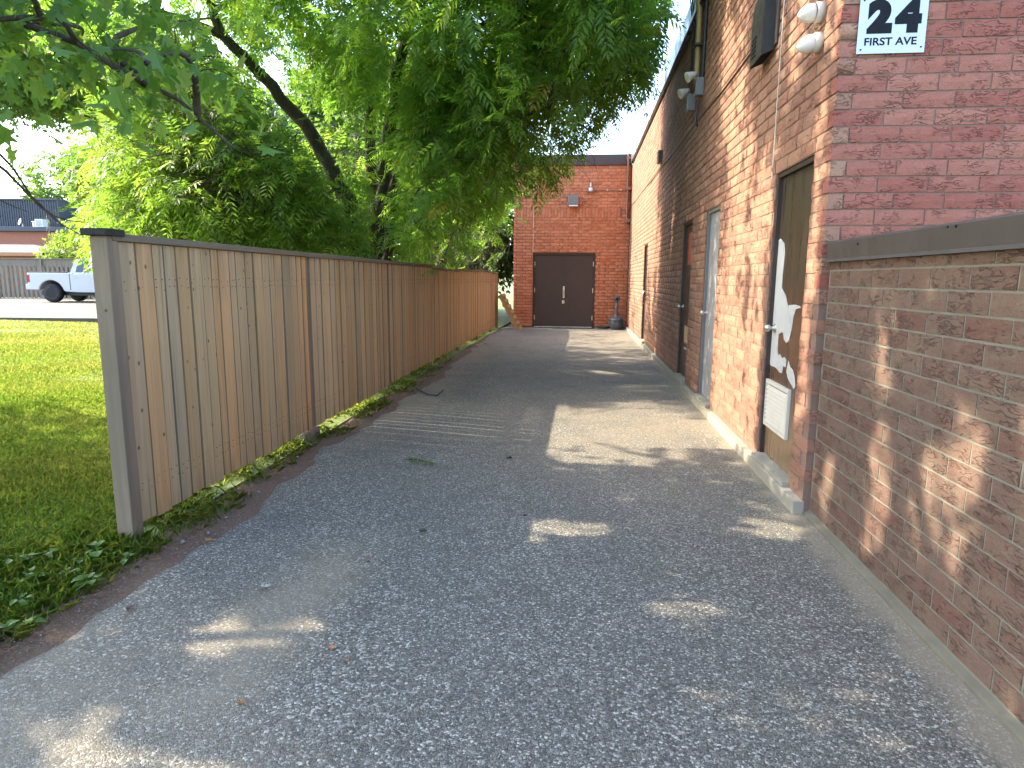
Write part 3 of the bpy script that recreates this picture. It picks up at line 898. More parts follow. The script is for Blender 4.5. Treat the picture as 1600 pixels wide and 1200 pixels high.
# ------------------------------------------------------------------ end building with double door
XB0, XB1 = -2.085, XW - 0.012
back = thing('brick_annex', (0, YB, 0), 'orange brick building end wall with brown double doors closing the driveway', 'building')
DX0, DX1 = -1.478, 0.455
m = MB()
m.box(XB0 + MR, DX0, YB + MR, YB + 0.25, 0, TOPZ - 0.03); m.box(DX1, XB1 + 0.4, YB + MR, YB + 0.25, 0, TOPZ - 0.03)
m.box(DX0, DX1, YB + MR, YB + 0.25, DZ1, TOPZ - 0.03); m.box(DX0, DX1, YB + 0.05, YB + 0.25, 0, 0.02)
m.box(XB0 + MR, XB0 + 0.3, YB + 0.25, YB + 9, 0, TOPZ - 0.03)
m.box(XB0 + 0.3, 4, YB + 0.5, YB + 9, 0, TOPZ - 0.1)
m.build('wall', M_MORTAR_BACK, back)
bm_ = brick_meshes(M_BRICK_BACK, 5, 'back')
SZ0, SZ1 = 3.385, 3.385 + BL
nb = round((SZ0 - 0.06) / COURSE)
ZB0 = SZ0 - nb * COURSE
openb = [(DX0, DX1, 0.0, DZ1), (-1.98, 1.22, SZ0 - 0.005, SZ1 + 0.004)]
bl = course_layout(XB0, XB1, ZB0, TOPZ - 0.03, (0.0, BD + JT), openb)
lay(back, bl, lambda u, z: ((u, YB, z), 0.0, 0), bm_, 262, M_BRICK_BACK)
# soldier course: bricks on end
rr = random.Random(9)
k = 0
x = -1.976
while x + BH < 1.22:
    o = bpy.data.objects.new('soldier_brick', bm_[rr.randrange(len(bm_))])
    col.objects.link(o)
    o.location = (x + BH, YB + rr.uniform(0.001, 0.004), SZ0)
    o.rotation_euler = (0, -math.pi / 2, 0)
    o.parent = back; o.matrix_parent_inverse = WM[back.name].inverted()
    x += COURSE
# side courses of the annex facing the garden: plain joined courses
sd = course_layout(YB + BD + JT, YB + 8.8, ZB0, TOPZ - 0.03, (0.0, STEP / 2), [])
lay(back, sd, lambda u, z: ((XB0, u, z), -math.pi / 2, 1), bm_, 0, M_BRICK_BACK)
m = MB()
m.prism([(YB - 0.045, TOPZ - 0.028), (YB - 0.055, TOPZ + 0.275), (YB + 0.4, TOPZ + 0.29), (YB + 0.4, TOPZ - 0.028)], lambda p, q, d: (d, p, q), XB0 - 0.05, XB1 + 0.004)
m.prism([(XB0 - 0.045, TOPZ - 0.028), (XB0 - 0.05, TOPZ + 0.275), (XB0 + 0.4, TOPZ + 0.288), (XB0 + 0.4, TOPZ - 0.028)], lambda p, q, d: (p, d, q), YB + 0.4, YB + 9)
m.build('fascia', M_FASCIA, back)
MB().box(-1.487, -1.474, YB - 0.001, YB + 0.006, DZ1 + 0.02, TOPZ - 0.03).build('control_joint', M_CREAM, back)
m = MB()
m.box(DX0 + 0.002, DX0 + 0.055, YB + 0.02, YB + 0.14, 0.012, DZ1 - 0.002); m.box(DX1 - 0.055, DX1 - 0.002, YB + 0.02, YB + 0.14, 0.012, DZ1 - 0.002)
m.box(DX0 + 0.055, DX1 - 0.055, YB + 0.02, YB + 0.14, DZ1 - 0.06, DZ1 - 0.002)
m.build('door_frame', M_BROWN_FRAME, back)
midx = (DX0 + DX1) / 2
lf = MB().box(DX0 + 0.058, midx - 0.004, YB + 0.04, YB + 0.085, 0.045, DZ1 - 0.064, 0.004).build('door_leaf', M_BROWN, back)
rt = MB().box(midx + 0.004, DX1 - 0.058, YB + 0.04, YB + 0.085, 0.045, DZ1 - 0.064, 0.004).build('door_leaf', M_BROWN, back)
MB().box(midx - 0.03, midx + 0.012, YB + 0.028, YB + 0.039, 0.06, DZ1 - 0.07).build('astragal', M_BROWN, lf)
MB().box(DX0 + 0.056, DX1 - 0.056, YB - 0.02, YB + 0.13, 0.012, 0.04, 0.005).build('threshold', M_STEEL, back)
MB().box(midx - 0.022, midx + 0.034, YB + 0.010, YB + 0.027, 0.93, 1.30, 0.004).build('pull_plate', M_BRASSY, rt)
m = MB(); m.tube([(midx + 0.006, YB + 0.01, 1.0), (midx + 0.006, YB - 0.035, 1.02), (midx + 0.006, YB - 0.035, 1.22), (midx + 0.006, YB + 0.01, 1.24)], 0.012, 8)
m.build('pull_handle', M_BRASSY, rt)
MB().box(midx - 0.042, midx + 0.036, YB - 0.006, YB + 0.027, 0.76, 0.86, 0.006).build('lock', M_BRASSY, rt)
for xh, par in ((DX0 + 0.062, lf), (DX1 - 0.062, rt)):
    for z in (0.32, 1.17, 1.98):
        MB().box(xh - 0.012, xh + 0.012, YB + 0.008, YB + 0.04, z - 0.07, z + 0.07, 0.004).build('hinge', M_BRASSY, par)

# ------------------------------------------------------------------ plank fence along the driveway
FX, FTOP = -2.52, 1.73
fence = thing('plank_fence', (FX, 3.25, 0), 'long tan cedar plank fence with a mossy dark top rail beside the driveway', 'fence')
r2 = random.Random(21)
def plank_mesh(w, h, t, seed, mat):
    rr = random.Random(seed)
    bow = rr.uniform(-0.004, 0.004)
    V, Fc = [], []
    nz = 3
    for j in range(nz + 1):
        z = h * j / nz
        off = bow * math.sin(math.pi * j / nz)
        for (y, xx) in ((0.0, -0.006), (0.006, 0.0), (w - 0.006, 0.0), (w, -0.006), (w, -t), (0.0, -t)):
            V.append((xx + off, y + rr.uniform(-.0006, .0006), z))
    for j in range(nz):
        for k in range(6):
            Fc.append((j * 6 + k, j * 6 + (k + 1) % 6, (j + 1) * 6 + (k + 1) % 6, (j + 1) * 6 + k))
    Fc += [tuple(range(6))[::-1], tuple(nz * 6 + k for k in range(6))]
    me = bpy.data.meshes.new('plank')
    me.from_pydata(V, [], Fc)
    bm = bmesh.new(); bm.from_mesh(me); bmesh.ops.recalc_face_normals(bm, faces=bm.faces[:]); bm.to_mesh(me); bm.free()
    me.materials.append(mat)
    return me
PW = 0.138
near_pl = [plank_mesh(PW, 1.0, 0.019, i, M_PLANK) for i in range(8)]
far_pl = [plank_mesh(PW, 1.0, 0.019, 40 + i, M_PLANK_FAR) for i in range(6)]
NAILS = []
PANELS = [(3.345, 5.80, 0.0), (5.89, 8.33, 0.0), (8.42, 10.87, 0.0), (10.96, 13.4, -0.04), (13.49, 15.9, -0.02), (15.99, 18.4, 0.0), (18.49, 19.85, -0.03)]
for pi_, (pa, pb, dz) in enumerate(PANELS):
    y = pa
    while y < pb - 0.03:
        w = min(r2.choice([0.138, 0.138, 0.128, 0.142, 0.10, 0.115, 0.085]), pb - y)
        fresh = pi_ >= 3 or (pi_ == 2 and r2.random() < 0.6) or (pi_ == 1 and r2.random() < 0.3) or (pi_ == 0 and r2.random() < 0.12)
        o = bpy.data.objects.new('plank', r2.choice(far_pl if fresh else near_pl))
        col.objects.link(o)
        zb = 0.075 + r2.uniform(-0.014, 0.010) + (0.02 if pi_ > 1 else 0.0)
        top = FTOP - 0.045 + dz
        o.location = (FX + r2.uniform(-0.005, 0.003), y, zb)
        for nz in (0.26, 0.31, 1.43, 1.48):
            for fy in (0.25, 0.75):
                NAILS.append((FX + 0.0035, y + w * fy + r2.uniform(-.012, .012), nz + r2.uniform(-.012, .012)))
        o.rotation_euler = (r2.uniform(-.0022, .0022), r2.uniform(-.001, .001), r2.uniform(-0.022, 0.022))
        o.scale = (1, w / PW, top - zb)
        o.parent = fence; o.matrix_parent_inverse = WM[fence.name].inverted()
        gap = r2.uniform(0.010, 0.013) if 6.2 < y < 8.2 else (r2.uniform(0.003, 0.006) if 9.4 < y < 10.6 else r2.uniform(0.0025, 0.0052))
        y += w + gap
    m = MB()
    m.box(FX - 0.075, FX + 0.020, pa - 0.05, pb + 0.05, FTOP - 0.040 + dz, FTOP + dz, 0.004)
    m.build('top_rail', M_RAIL, fence)
    for z in (0.28, 1.45):
        m = MB(); m.box(FX - 0.062, FX - 0.024, pa, pb, z - 0.045, z + 0.045, 0.003)
        m.build('back_rail', M_POST, fence)
nl_ = MB()
for (nx_, ny_, nz_) in NAILS:
    nl_.add([(nx_, ny_ + 0.0035 * math.cos(q), nz_ + 0.0035 * math.sin(q)) for q in np.linspace(0, 2 * math.pi, 6, endpoint=False)] + [(nx_ - 0.012, ny_, nz_)],
            [(0, 1, 2, 3, 4, 5)] + [(i, (i + 1) % 6, 6) for i in range(6)])
nl_.build('nails', M_CAST, fence, kind='stuff')
post_y = [3.25] + [(PANELS[i][1] + PANELS[i + 1][0]) / 2 - 0.045 for i in range(6)] + [19.86]
for i, y in enumerate(post_y):
    m = MB()
    if i == 0:
        m.box(FX - 0.083, FX + 0.012, y, y + 0.092, -0.25, FTOP - 0.018, 0.006)
    else:
        m.box(FX - 0.075, FX - (0.0205 if i < 3 else -0.004), y, y + 0.088, -0.25, FTOP - 0.045 + (0 if i < 3 else 0.02), 0.005)
    m.build('post', M_POST if i < 3 else M_PLANK_FAR, fence)
m = MB(); m.box(FX - 0.105, FX + 0.035, 3.215, 3.37, FTOP - 0.017, FTOP + 0.02, 0.005)
m.build('post_cap', M_CAPWOOD, fence)
# diagonal scuff rails on the back of the far panels are not visible; a small offcut closes the foot of one panel
m = MB(); m.box(FX - 0.02, FX + 0.03, 5.55, 5.9, -0.03, 0.07, 0.004); m.build('foot_block', M_POST, fence)

# ------------------------------------------------------------------ fixtures on the walls
# number sign on the face beside the low wall
sg = thing('address_sign', (1.745, YC, 2.96), 'white address plate with black number 24 above the low wall', 'sign')
SX0, SX1, SZ0_, SZ1_ = 1.560, 1.932, 2.805, 3.112
MB().box(SX0, SX1, YC - 0.011, YC - 0.006, SZ0_, SZ1_, 0.0015).build('plate', M_SIGNWHITE, sg)
def lettering(text, x0, x1, z0, z1, bold, name):
    cu = bpy.data.curves.new(name, 'FONT')
    cu.body = text
    cu.offset = bold
    cu.extrude = 0.0005
    tmp = bpy.data.objects.new('tmp', cu)
    col.objects.link(tmp)
    dg = bpy.context.evaluated_depsgraph_get()
    me = bpy.data.meshes.new_from_object(tmp.evaluated_get(dg))
    bpy.data.objects.remove(tmp); bpy.data.curves.remove(cu)
    co = np.array([p.co[:] for p in me.vertices])
    lo, hi = co.min(0), co.max(0)
    out = np.empty_like(co)
    out[:, 0] = x0 + (co[:, 0] - lo[0]) / (hi[0] - lo[0]) * (x1 - x0)
    out[:, 2] = z0 + (co[:, 1] - lo[1]) / (hi[1] - lo[1]) * (z1 - z0)
    out[:, 1] = YC - 0.0118 - (co[:, 2] - lo[2]) * 0.5
    me.vertices.foreach_set('co', out.astype(np.float32).ravel())
    me.materials.clear(); me.materials.append(M_SIGNBLACK)
    me.update()
    o = bpy.data.objects.new(name, me); col.objects.link(o); put(o, sg)
    return o
lettering('2', 1.606, 1.744, 2.912, 3.096, 0.085, 'digit')
lettering('4', 1.757, 1.902, 2.912, 3.094, 0.085, 'digit')
lettering('FIRST AVE', 1.600, 1.886, 2.848, 2.891, 0.022, 'street_name')
for x, z in ((SX0 + 0.022, SZ0_ + 0.022), (SX1 - 0.02, SZ0_ + 0.03), (SX0 + 0.022, SZ1_ - 0.02), (SX1 - 0.02, SZ1_ - 0.018)):
    m = MB(); m.lathe([(0.005, 0), (0.005, 0.003), (0, 0.004)], 10, Matrix.Translation((x, YC - 0.011, z)) @ Matrix.Rotation(math.pi / 2, 4, 'X'))
    m.build('screw', M_SIGNBLACK, sg)

# two jelly-jar lamps
def jar_lamp(y, z, tilt, label):
    t = thing('wall_lamp', (XW, y, z), label, 'lamp', 'white jar lamps by the first door')
    R = Matrix.Translation((XW, y, z)) @ Matrix.Rotation(-math.pi / 2, 4, 'Y')
    m = MB(); m.lathe([(0.060, -0.002), (0.060, 0.040), (0.055, 0.046), (0.045, 0.047)], 28, R)
    m.build('base', M_CREAM, t)
    m = MB(); m.lathe([(0.052, 0.044), (0.052, 0.053), (0.046, 0.055)], 28, R); m.build('gasket', M_TRIM if tilt else M_CREAM, t)
    m = MB()
    Rd = R @ Matrix.Translation((0, 0, 0.05)) @ Matrix.Rotation(0.10 if tilt else 0.30, 4, 'Y').inverted() @ Matrix.Translation((0, 0, -0.05))
    m.lathe([(0.050, 0.050), (0.054, 0.056), (0.054, 0.075), (0.050, 0.098), (0.040, 0.120), (0.026, 0.137), (0.011, 0.148), (0.0, 0.151)], 28, Rd)
    m.build('dome', M_WHITE, t)
jar_lamp(4.53, 3.165, 1, 'upper white jar lamp with a dark gasket, beside the building corner')
jar_lamp(4.52, 2.985, 0, 'lower white jar lamp without a dark gasket, beside the building corner')

# vent hood
vh = thing('vent_hood', (XW, 5.75, 3.55), 'dark bronze curved vent hood high on the brick wall beside the jar lamps', 'vent')
prof = [(XW - 0.004, 3.29), (XW - 0.004, 3.86)] + [(XW - 0.004 - 0.098 * math.sin(t), 3.60 + 0.26 * math.cos(t)) for t in np.linspace(0.12, math.pi / 2, 9)] + [(XW - 0.104, 3.25)]
m = MB(); m.prism(prof, lambda p, q, d: (p, d, q), 5.56, 5.92); hood = m.build('hood', M_DARKBOX, vh)
MB().box(XW - 0.016, XW - 0.003, 5.48, 6.00, 3.31, 3.95, 0.003).build('flange', M_FLASH, vh)
MB().add([(XW - 0.098, 5.575, 3.2485), (XW - 0.012, 5.575, 3.2835), (XW - 0.012, 5.905, 3.2835), (XW - 0.098, 5.905, 3.2485)], [(0, 1, 2, 3)]).build('opening', M_SIGNBLACK, vh)
for k in range(5):
    MB().box(XW - 0.1075, XW - 0.1035, 5.74, 5.86, 3.30 + k * 0.034, 3.314 + k * 0.034).build('slot', M_SIGNBLACK, hood)

# conduits and cables by the flood lamps
cp_ = thing('roof_conduit', (1.43, 9.15, 4.1), 'old yellow conduit pipe running down from the roof coping', 'pipe')
m = MB(); m.tube([(1.33, 8.95, 6.2), (1.34, 8.96, 5.25), (1.42, 8.98, 4.9), (1.425, 8.99, 4.05)], 0.035, 10); m.build('pipe', M_YELLOWPIPE, cp_)
for z in (4.45, 5.1):
    MB().box(1.372 if z < 5 else 1.30, 1.468 if z < 5 else 1.40, 8.88, 9.07, z - 0.012, z + 0.012).build('strap', M_FLASH, cp_)
o = MB().tube([(1.35, 8.62, 6.2), (1.36, 8.62, 5.26), (1.445, 8.63, 4.95), (1.45, 8.70, 4.0)], 0.022, 8).build('black_conduit', M_BLACK, loc=(1.45, 8.9, 4.3))
tag(o, 'slim black conduit running down beside the yellow pipe', 'pipe')
for k, (dy, lab) in enumerate(((0.0, 'thin black cable from roof to the farther flood lamp'), (0.10, 'thin black cable looping between pipe and flood lamp'))):
    o = MB().tube([(1.36, 9.55 - dy, 6.1), (1.38, 9.6 - dy, 5.28), (1.445, 9.62 - dy * 1.5, 4.9), (1.45, 9.7 - dy, 4.4), (1.45, 9.82 - dy * 3, 3.9)], 0.009, 6).build('cable', M_BLACK, loc=(1.45, 9.7, 4))
    tag(o, lab, 'cable')
def flood(y, z, label, drop):
    t = thing('flood_lamp', (XW, y, z), label, 'lamp', 'flood lamps under the conduit')
    MB().box(XW - 0.10, XW - 0.002, y - 0.06, y + 0.06, z - 0.24, z - 0.03, 0.01).build('junction_box', M_GREYBOX, t)
    R = Matrix.Translation((XW - 0.10, y - 0.02, z + 0.02)) @ Matrix.Rotation(math.radians(-115), 4, 'Y') @ Matrix.Rotation(0.2, 4, 'X')
    m = MB(); m.lathe([(0.022, -0.015), (0.032, 0.015), (0.043, 0.045), (0.062, 0.11), (0.066, 0.125), (0.058, 0.127), (0.0, 0.12)], 20, R); m.build('lamp_head', M_CREAM, t)
    m = MB(); m.tube([(XW - 0.05, y, z - 0.06), (XW - 0.09, y - 0.01, z - 0.01), (XW - 0.10, y - 0.02, z + 0.03)], 0.018, 8); m.build('swivel', M_GREYBOX, t)
    if drop:
        m = MB(); m.tube([(XW - 0.05, y - 0.05, z - 0.29), (XW - 0.06, y - 0.05, z - 0.50), (XW - 0.05, y - 0.01, z - 0.60), (XW - 0.06, y + 0.05, z - 0.48), (XW - 0.05, y + 0.05, z - 0.29)], 0.010, 6); m.build('cable_loop', M_BLACK, t)
flood(8.72, 4.02, 'flood lamp with pale head and a hanging cable loop, nearer of the pair', True)
flood(9.30, 3.98, 'flood lamp with pale head and grey box, farther of the pair', False)
o = MB().tube([(XW - 0.006, y, 3.50 + 0.19 * (y - 5.8) / 14 - 0.02 * math.sin((y - 5.8) * 0.9) ** 2) for y in np.linspace(6.25, 20.2, 40)], 0.008, 6).build('wall_cable', M_BLACK, loc=(XW, 12, 3.6))
tag(o, 'long thin dark cable stapled along the brick wall above the doors', 'cable')
t = thing('junction_box', (XW, 12.86, 3.79), 'small grey junction box on the brick wall above the cable', 'box')
MB().box(XW - 0.07, XW - 0.002, 12.74, 12.98, 3.68, 3.90, 0.008).build('box_body', M_GREYBOX, t)
MB().box(XW - 0.076, XW - 0.071, 12.75, 12.97, 3.69, 3.89, 0.002).build('box_cover', M_FLASH, t)

# end wall fixtures
t = thing('corner_conduit', (1.36, YB, 3.3), 'red brown conduit rising past the roof edge in the corner', 'pipe')
m = MB(); m.tube([(1.345, YB - 0.10, 6.3), (1.345, YB - 0.10, 4.9), (1.35, YB - 0.05, 4.75), (1.36, YB - 0.05, 3.2)], 0.03, 10); m.build('pipe', M_RUSTPIPE, t)
m = MB(); m.tube([(1.35, YB - 0.10, 6.3), (1.35, YB - 0.10, 5.2)], 0.034, 10); m.build('mast', M_STEEL, t)
for z in (3.28, 4.22, 5.1):
    MB().box(1.30, 1.46, YB - 0.13 if z > 5 else YB - 0.09, YB - 0.003 if z < 4.9 else YB - 0.06, z - 0.04, z + 0.04, 0.006).build('bracket', M_RUSTPIPE, t)
t = thing('round_wall_lamp', (0.25, YB, 4.19), 'small round bulkhead lamp with conduit high on the orange wall', 'lamp')
R = Matrix.Translation((0.25, YB, 4.19)) @ Matrix.Rotation(math.pi / 2, 4, 'X')
m = MB(); m.lathe([(0.10, -0.001), (0.10, 0.05), (0.085, 0.07), (0.06, 0.072)], 22, R); m.build('housing', M_GREYBOX, t)
m = MB(); m.lathe([(0.062, 0.068), (0.058, 0.10), (0.035, 0.125), (0, 0.132)], 20, R); m.build('lens', M_WHITE, t)
m = MB(); m.tube([(0.25, YB - 0.025, 4.28), (0.25, YB - 0.025, 4.40)], 0.03, 8); m.build('stem', M_CREAM, t)
m = MB(); m.tube([(0.35, YB - 0.02, 4.185), (1.33, YB - 0.02, 4.175)], 0.012, 8); m.build('conduit', M_RUSTPIPE, t)
for x in (0.75, 1.15):
    MB().box(x - 0.02, x + 0.02, YB - 0.036, YB - 0.001, 4.155, 4.205).build('clip', M_STEEL, t)
t = thing('wall_pack', (-0.26, YB, 3.85), 'grey box wall light with pale lens above the double doors', 'lamp')
MB().box(-0.43, -0.11, YB - 0.20, YB - 0.002, 3.74, 4.02, 0.03).build('housing', M_GREYBOX, t)
MB().box(-0.40, -0.13, YB - 0.19, YB - 0.03, 3.695, 3.738, 0.008).build('lens', M_WHITE, t)

# smokers' bin and tray
t = thing('smokers_bin', (1.13, 20.05, 0), 'dark grey smokers bin with a tall neck beside the double doors', 'bin')
R = Matrix.Translation((1.13, 20.05, 0))
m = MB(); m.lathe([(0.20, 0.0), (0.215, 0.02), (0.215, 0.27), (0.205, 0.28)], 28, R); m.build('drum', M_BIN, t)
m = MB(); m.lathe([(0.222, 0.265), (0.222, 0.30), (0.18, 0.345), (0.09, 0.38), (0.062, 0.42), (0.05, 0.55), (0.046, 0.86)], 28, R); m.build('dome_neck', M_BIN, t)
R2 = Matrix.Translation((1.13, 20.05, 0.93)) @ Matrix.Rotation(math.pi / 2, 4, 'X')
m = MB()
ring = [(0.085 * math.cos(q), 0.0, 0.085 * math.sin(q)) for q in np.linspace(0, 2 * math.pi, 20)]
m.lathe([(0.088, -0.055), (0.098, -0.045), (0.098, 0.045), (0.088, 0.055)], 20, R2); hd = m.build('head', M_BIN, t)
m = MB(); m.lathe([(0.040, 0.0553), (0.040, 0.0585), (0.0, 0.0585)], 16, R2); m.build('hole', M_SIGNBLACK, hd)
t = thing('door_tray', (0.72, 20.08, 0), 'low dark round tray on a pale slab beside the bin', 'tray')
m = MB(); m.lathe([(0.17, 0.024), (0.21, 0.05), (0.22, 0.095), (0.20, 0.10), (0.18, 0.06), (0, 0.055)], 22, Matrix.Translation((0.72, 20.08, 0))); m.build('dish', M_CAST, t)
MB().box(0.48, 0.98, 19.86, 20.3, 0.004, 0.024, 0.004).build('slab', M_CONC, t)

# pallet leaning on the end of the fence
t = thing('wooden_pallet', (-1.80, 19.5, 0), 'yellow wooden pallet leaning on edge against the far end of the fence', 'pallet')
foot = Vector((-1.74, 19.15, 0.01)); up = Vector((-0.60, 0.0, 1.13)).normalized(); nr = Vector((up.z, 0, -up.x)); ay = Vector((0, 1, 0))
def pal(u, y, d): return foot + up * u + ay * y + nr * d
def slab(name, u0, u1, y0, y1, d0, d1):
    m = MB()
    vs_ = [pal(u, y, d) for d in (d0, d1) for y in (y0, y1) for u in (u0, u1)]
    m.add(vs_, [(0, 2, 3, 1), (4, 5, 7, 6), (0, 1, 5, 4), (2, 6, 7, 3), (0, 4, 6, 2), (1, 3, 7, 5)])
    m.build(name, M_PALLET, t)
for y in (0.0, 0.42, 0.83):
    slab('stringer', 0.0, 1.2, y, y + 0.04, -0.126, -0.036)
for k in range(7):
    u = 0.005 + k * 0.184
    slab('deck_board', u, u + 0.095, -0.012, 0.885, -0.034, -0.012)
for k in range(5):
    u = 0.005 + k * 0.276
    slab('deck_board', u, u + 0.095, -0.012, 0.885, -0.150, -0.128)

# ------------------------------------------------------------------ foliage builders
SUNV = np.array(SUN_TO)
def norm(a): return a / np.maximum(np.linalg.norm(a, axis=-1, keepdims=True), 1e-9)

def sun_hit(P):
    """where the shadow of points P lands: on the driveway / lawn or on the long wall"""
    k = SUNV / SUNV[2]
    tg = P[:, 2]
    gx, gy = P[:, 0] - k[0] * tg, P[:, 1] - k[1] * tg
    onwall = (gx > XW) & (P[:, 0] < XW)
    tw = np.where(onwall, (P[:, 0] - XW) / k[0], 0)
    wy, wz = P[:, 1] - k[1] * tw, P[:, 2] - tw
    return gx, gy, onwall, wy, wz

def sunlit(P, r):
    """True for leaves to drop: crowns are carved to let sun onto set patches"""
    gx, gy, w, wy, wz = sun_hit(P)
    n = 0.25 * np.sin(gx * 3.1 + gy * 2.3) + 0.2 * np.sin(gy * 5.1 - gx * 1.7)
    g = ~w
    out = g & (gx > -3.0) & (gy > 5.85 + n * 0.6) & (gy < 8.05 + n)
    out |= g & (gx > -3.0) & (gy > 14.4 + n) & (gy < 20.6)
    out |= g & (gx < -0.72 * gy) & (gx > -40) & (gy > 7.4 + n * 1.4 + 0.12 * np.clip(-gx - 5, 0, 3))
    out |= w & (wy > 14.6 + 0.35 * np.sin(wz * 2.1) + 0.1 * np.sin(wz * 7)) & (wz < TOPZ + 1.0) & (wy < 20.8)
    out |= w & (wy > 5.35) & (wy < 7.35) & (wz < 1.35 + 0.4 * np.sin(wy * 7.0))
    # small sun patches, leaves dropped above them
    for (sx_, sy_, rx_, ry_) in ((-0.30, 3.66, 0.16, 0.10), (0.05, 3.74, 0.2, 0.07), (0.56, 2.80, 0.15, 0.07), (-1.30, 1.64, 0.24, 0.07), (-1.62, 1.84, 0.10, 0.05), (-1.42, 2.38, 0.09, 0.07), (-1.16, 2.42, 0.08, 0.06),
                                 (0.25, 5.35, 0.4, 0.1), (1.25, 3.9, 0.14, 0.08), (0.9, 10.4, 0.6, 0.25), (0.9, 9.1, 0.5, 0.12), (0.3, 11.9, 0.7, 0.2), (1.0, 12.8, 0.5, 0.25), (0.5, 13.6, 0.8, 0.2), (-2.35, 4.25, 0.12, 0.25), (-2.33, 5.2, 0.12, 0.25), (-3.6, 6.0, 0.5, 0.2), (-4.3, 6.7, 0.6, 0.25)):
        out |= g & ((((gx - sx_) / (rx_ + .1)) ** 2 + ((gy - sy_) / (ry_ + .1)) ** 2) < 1)
    for (sy_, sz_, ry_, rz_) in ((3.35, 1.22, 0.07, 0.25), (3.3, 0.55, 0.09, 0.35), (2.85, 0.62, 0.09, 0.28), (2.62, 0.75, 0.08, 0.30), (3.9, 0.35, 0.06, 0.2), (4.36, 3.2, 0.10, 1.3), (4.36, 1.5, 0.07, 0.5), (4.36, 0.8, 0.06, 0.25),
                                 (5.6, 2.0, 0.25, 0.6), (6.3, 2.4, 0.35, 0.7), (6.9, 3.3, 0.4, 1.2), (7.6, 3.9, 0.3, 1.1), (5.0, 3.4, 0.15, 0.5), (8.5, 2.6, 0.2, 0.9), (9.6, 3.0, 0.25, 0.9), (11.0, 2.6, 0.3, 1.0), (12.6, 2.2, 0.3, 0.9), (13.7, 1.5, 0.25, 0.8)):
        out |= w & ((((wy - sy_) / (ry_ + .07)) ** 2 + ((wz - sz_) / (rz_ + .07)) ** 2) < 1)
    return out

def open_view(P):
    """the space above the end wall and the driveway that the crowns do not reach into"""
    x, y, z = P[:, 0], P[:, 1], P[:, 2]
    # limit of the overhang: the crown's underside rises towards the driveway
    wob = 0.18 * np.sin(y * 2.7 + x * 1.9) + 0.12 * np.sin(x * 6.1 - y * 1.3)
    low_lim = np.interp(x, [-2.6, -2.25, -1.9, -1.5, -0.9, -0.35, 0.0, 0.5, 1.0, 1.5], [1.25, 1.45, 2.3, 3.0, 3.1, 2.95, 3.6, 4.15, 4.5, 5.3]) + wob
    bad = (x > -2.55) & (z < low_lim)
    bad |= (x > 1.15 + wob * 0.5)
    bad |= (x > XW - 0.5) & (z < 4.0)
    return bad

STEM_GAPS = [((-4.0, 12.75, 1.9), (-3.85, 12.6, 3.0), 0.20), ((-3.85, 12.6, 3.0), (-3.72, 12.5, 4.0), 0.2), ((-3.72, 12.5, 4.0), (-3.35, 12.3, 5.6), 0.2),
             ((-4.55, 12.6, 3.0), (-5.1, 12.4, 4.1), 0.2), ((-5.1, 12.4, 4.1), (-5.75, 12.1, 5.0), 0.24), ((-5.75, 12.1, 5.0), (-6.45, 11.7, 5.75), 0.24), ((-6.45, 11.7, 5.75), (-6.7, 11.5, 6.7), 0.22)]
def stem_gap(P, rng, p=0.8):
    """the walnut's stems are open towards the driveway's mouth: few leaves hang before them on that side"""
    drop = np.zeros(len(P), bool)
    E = np.array([0, 0, EYE])
    d = P - E
    dist = np.linalg.norm(d, axis=1)
    for a, b, r in STEM_GAPS:
        a, b = np.array(a) - E, np.array(b) - E
        for q in np.linspace(0, 1, 8):
            c = a + (b - a) * q
            lc = np.linalg.norm(c)
            t = d @ (c / lc)
            off = np.linalg.norm(d - t[:, None] * (c / lc), axis=1)
            drop |= (t < lc - 0.1) & (off < r * 1.2 * t / lc)
    return drop & (rng.uniform(size=len(P)) < p)

def compound(B, D, L, rng, nl=7, lw=0.24, droop=0.24, ll=0.26):
    """pinnate leaves: each a row of leaflet pairs along a drooping stalk, every leaflet a folded quad"""
    N = len(B)
    D = norm(D)
    down = np.array([0, 0, -1.0])
    S = norm(np.cross(D, down + 0.35 * rng.normal(size=(N, 3))))
    U = np.cross(S, D)
    Vs = []
    ts = np.linspace(0.22, 0.97, nl)
    for i, t in enumerate(ts):
        base = B + D * (L * t)[:, None] + down * (L * droop * t * t)[:, None]
        tang = norm(D + down * (2 * droop * t))
        prof = 0.72 + 0.5 * math.sin(math.pi * min(1, t * 0.95))
        for sd_ in (-1, 1):
            ang = 0.55 + 0.4 * t
            d = norm(S * sd_ * math.cos(ang * 0.75) + tang * math.sin(ang * 0.75) + down * 0.22 + 0.10 * rng.normal(size=(N, 3)))
            wd = norm(np.cross(d, U + 0.25 * rng.normal(size=(N, 3))))
            l = (L * ll * prof)[:, None]
            w = l * lw
            Vs.append(np.stack([base, base + d * l * 0.42 + wd * w * 0.5 , base + d * l + down * l * 0.12, base + d * l * 0.42 - wd * w * 0.5], 1))
    tipd = norm(D + down * 2 * droop)
    base = B + D * L[:, None] + down * (L * droop)[:, None]
    l = (L * ll * 0.9)[:, None]
    Vs.append(np.stack([base, base + tipd * l * .4 + S * l * lw * .5, base + tipd * l, base + tipd * l * .4 - S * l * lw * .5], 1))
    # the stalk
    A = np.stack([B, B + S * 0.003, base + S * 0.0015, base], 1)
    Vs.append(A)
    V = np.stack(Vs, 1)                     # N, leaflets, 4, 3
    return V

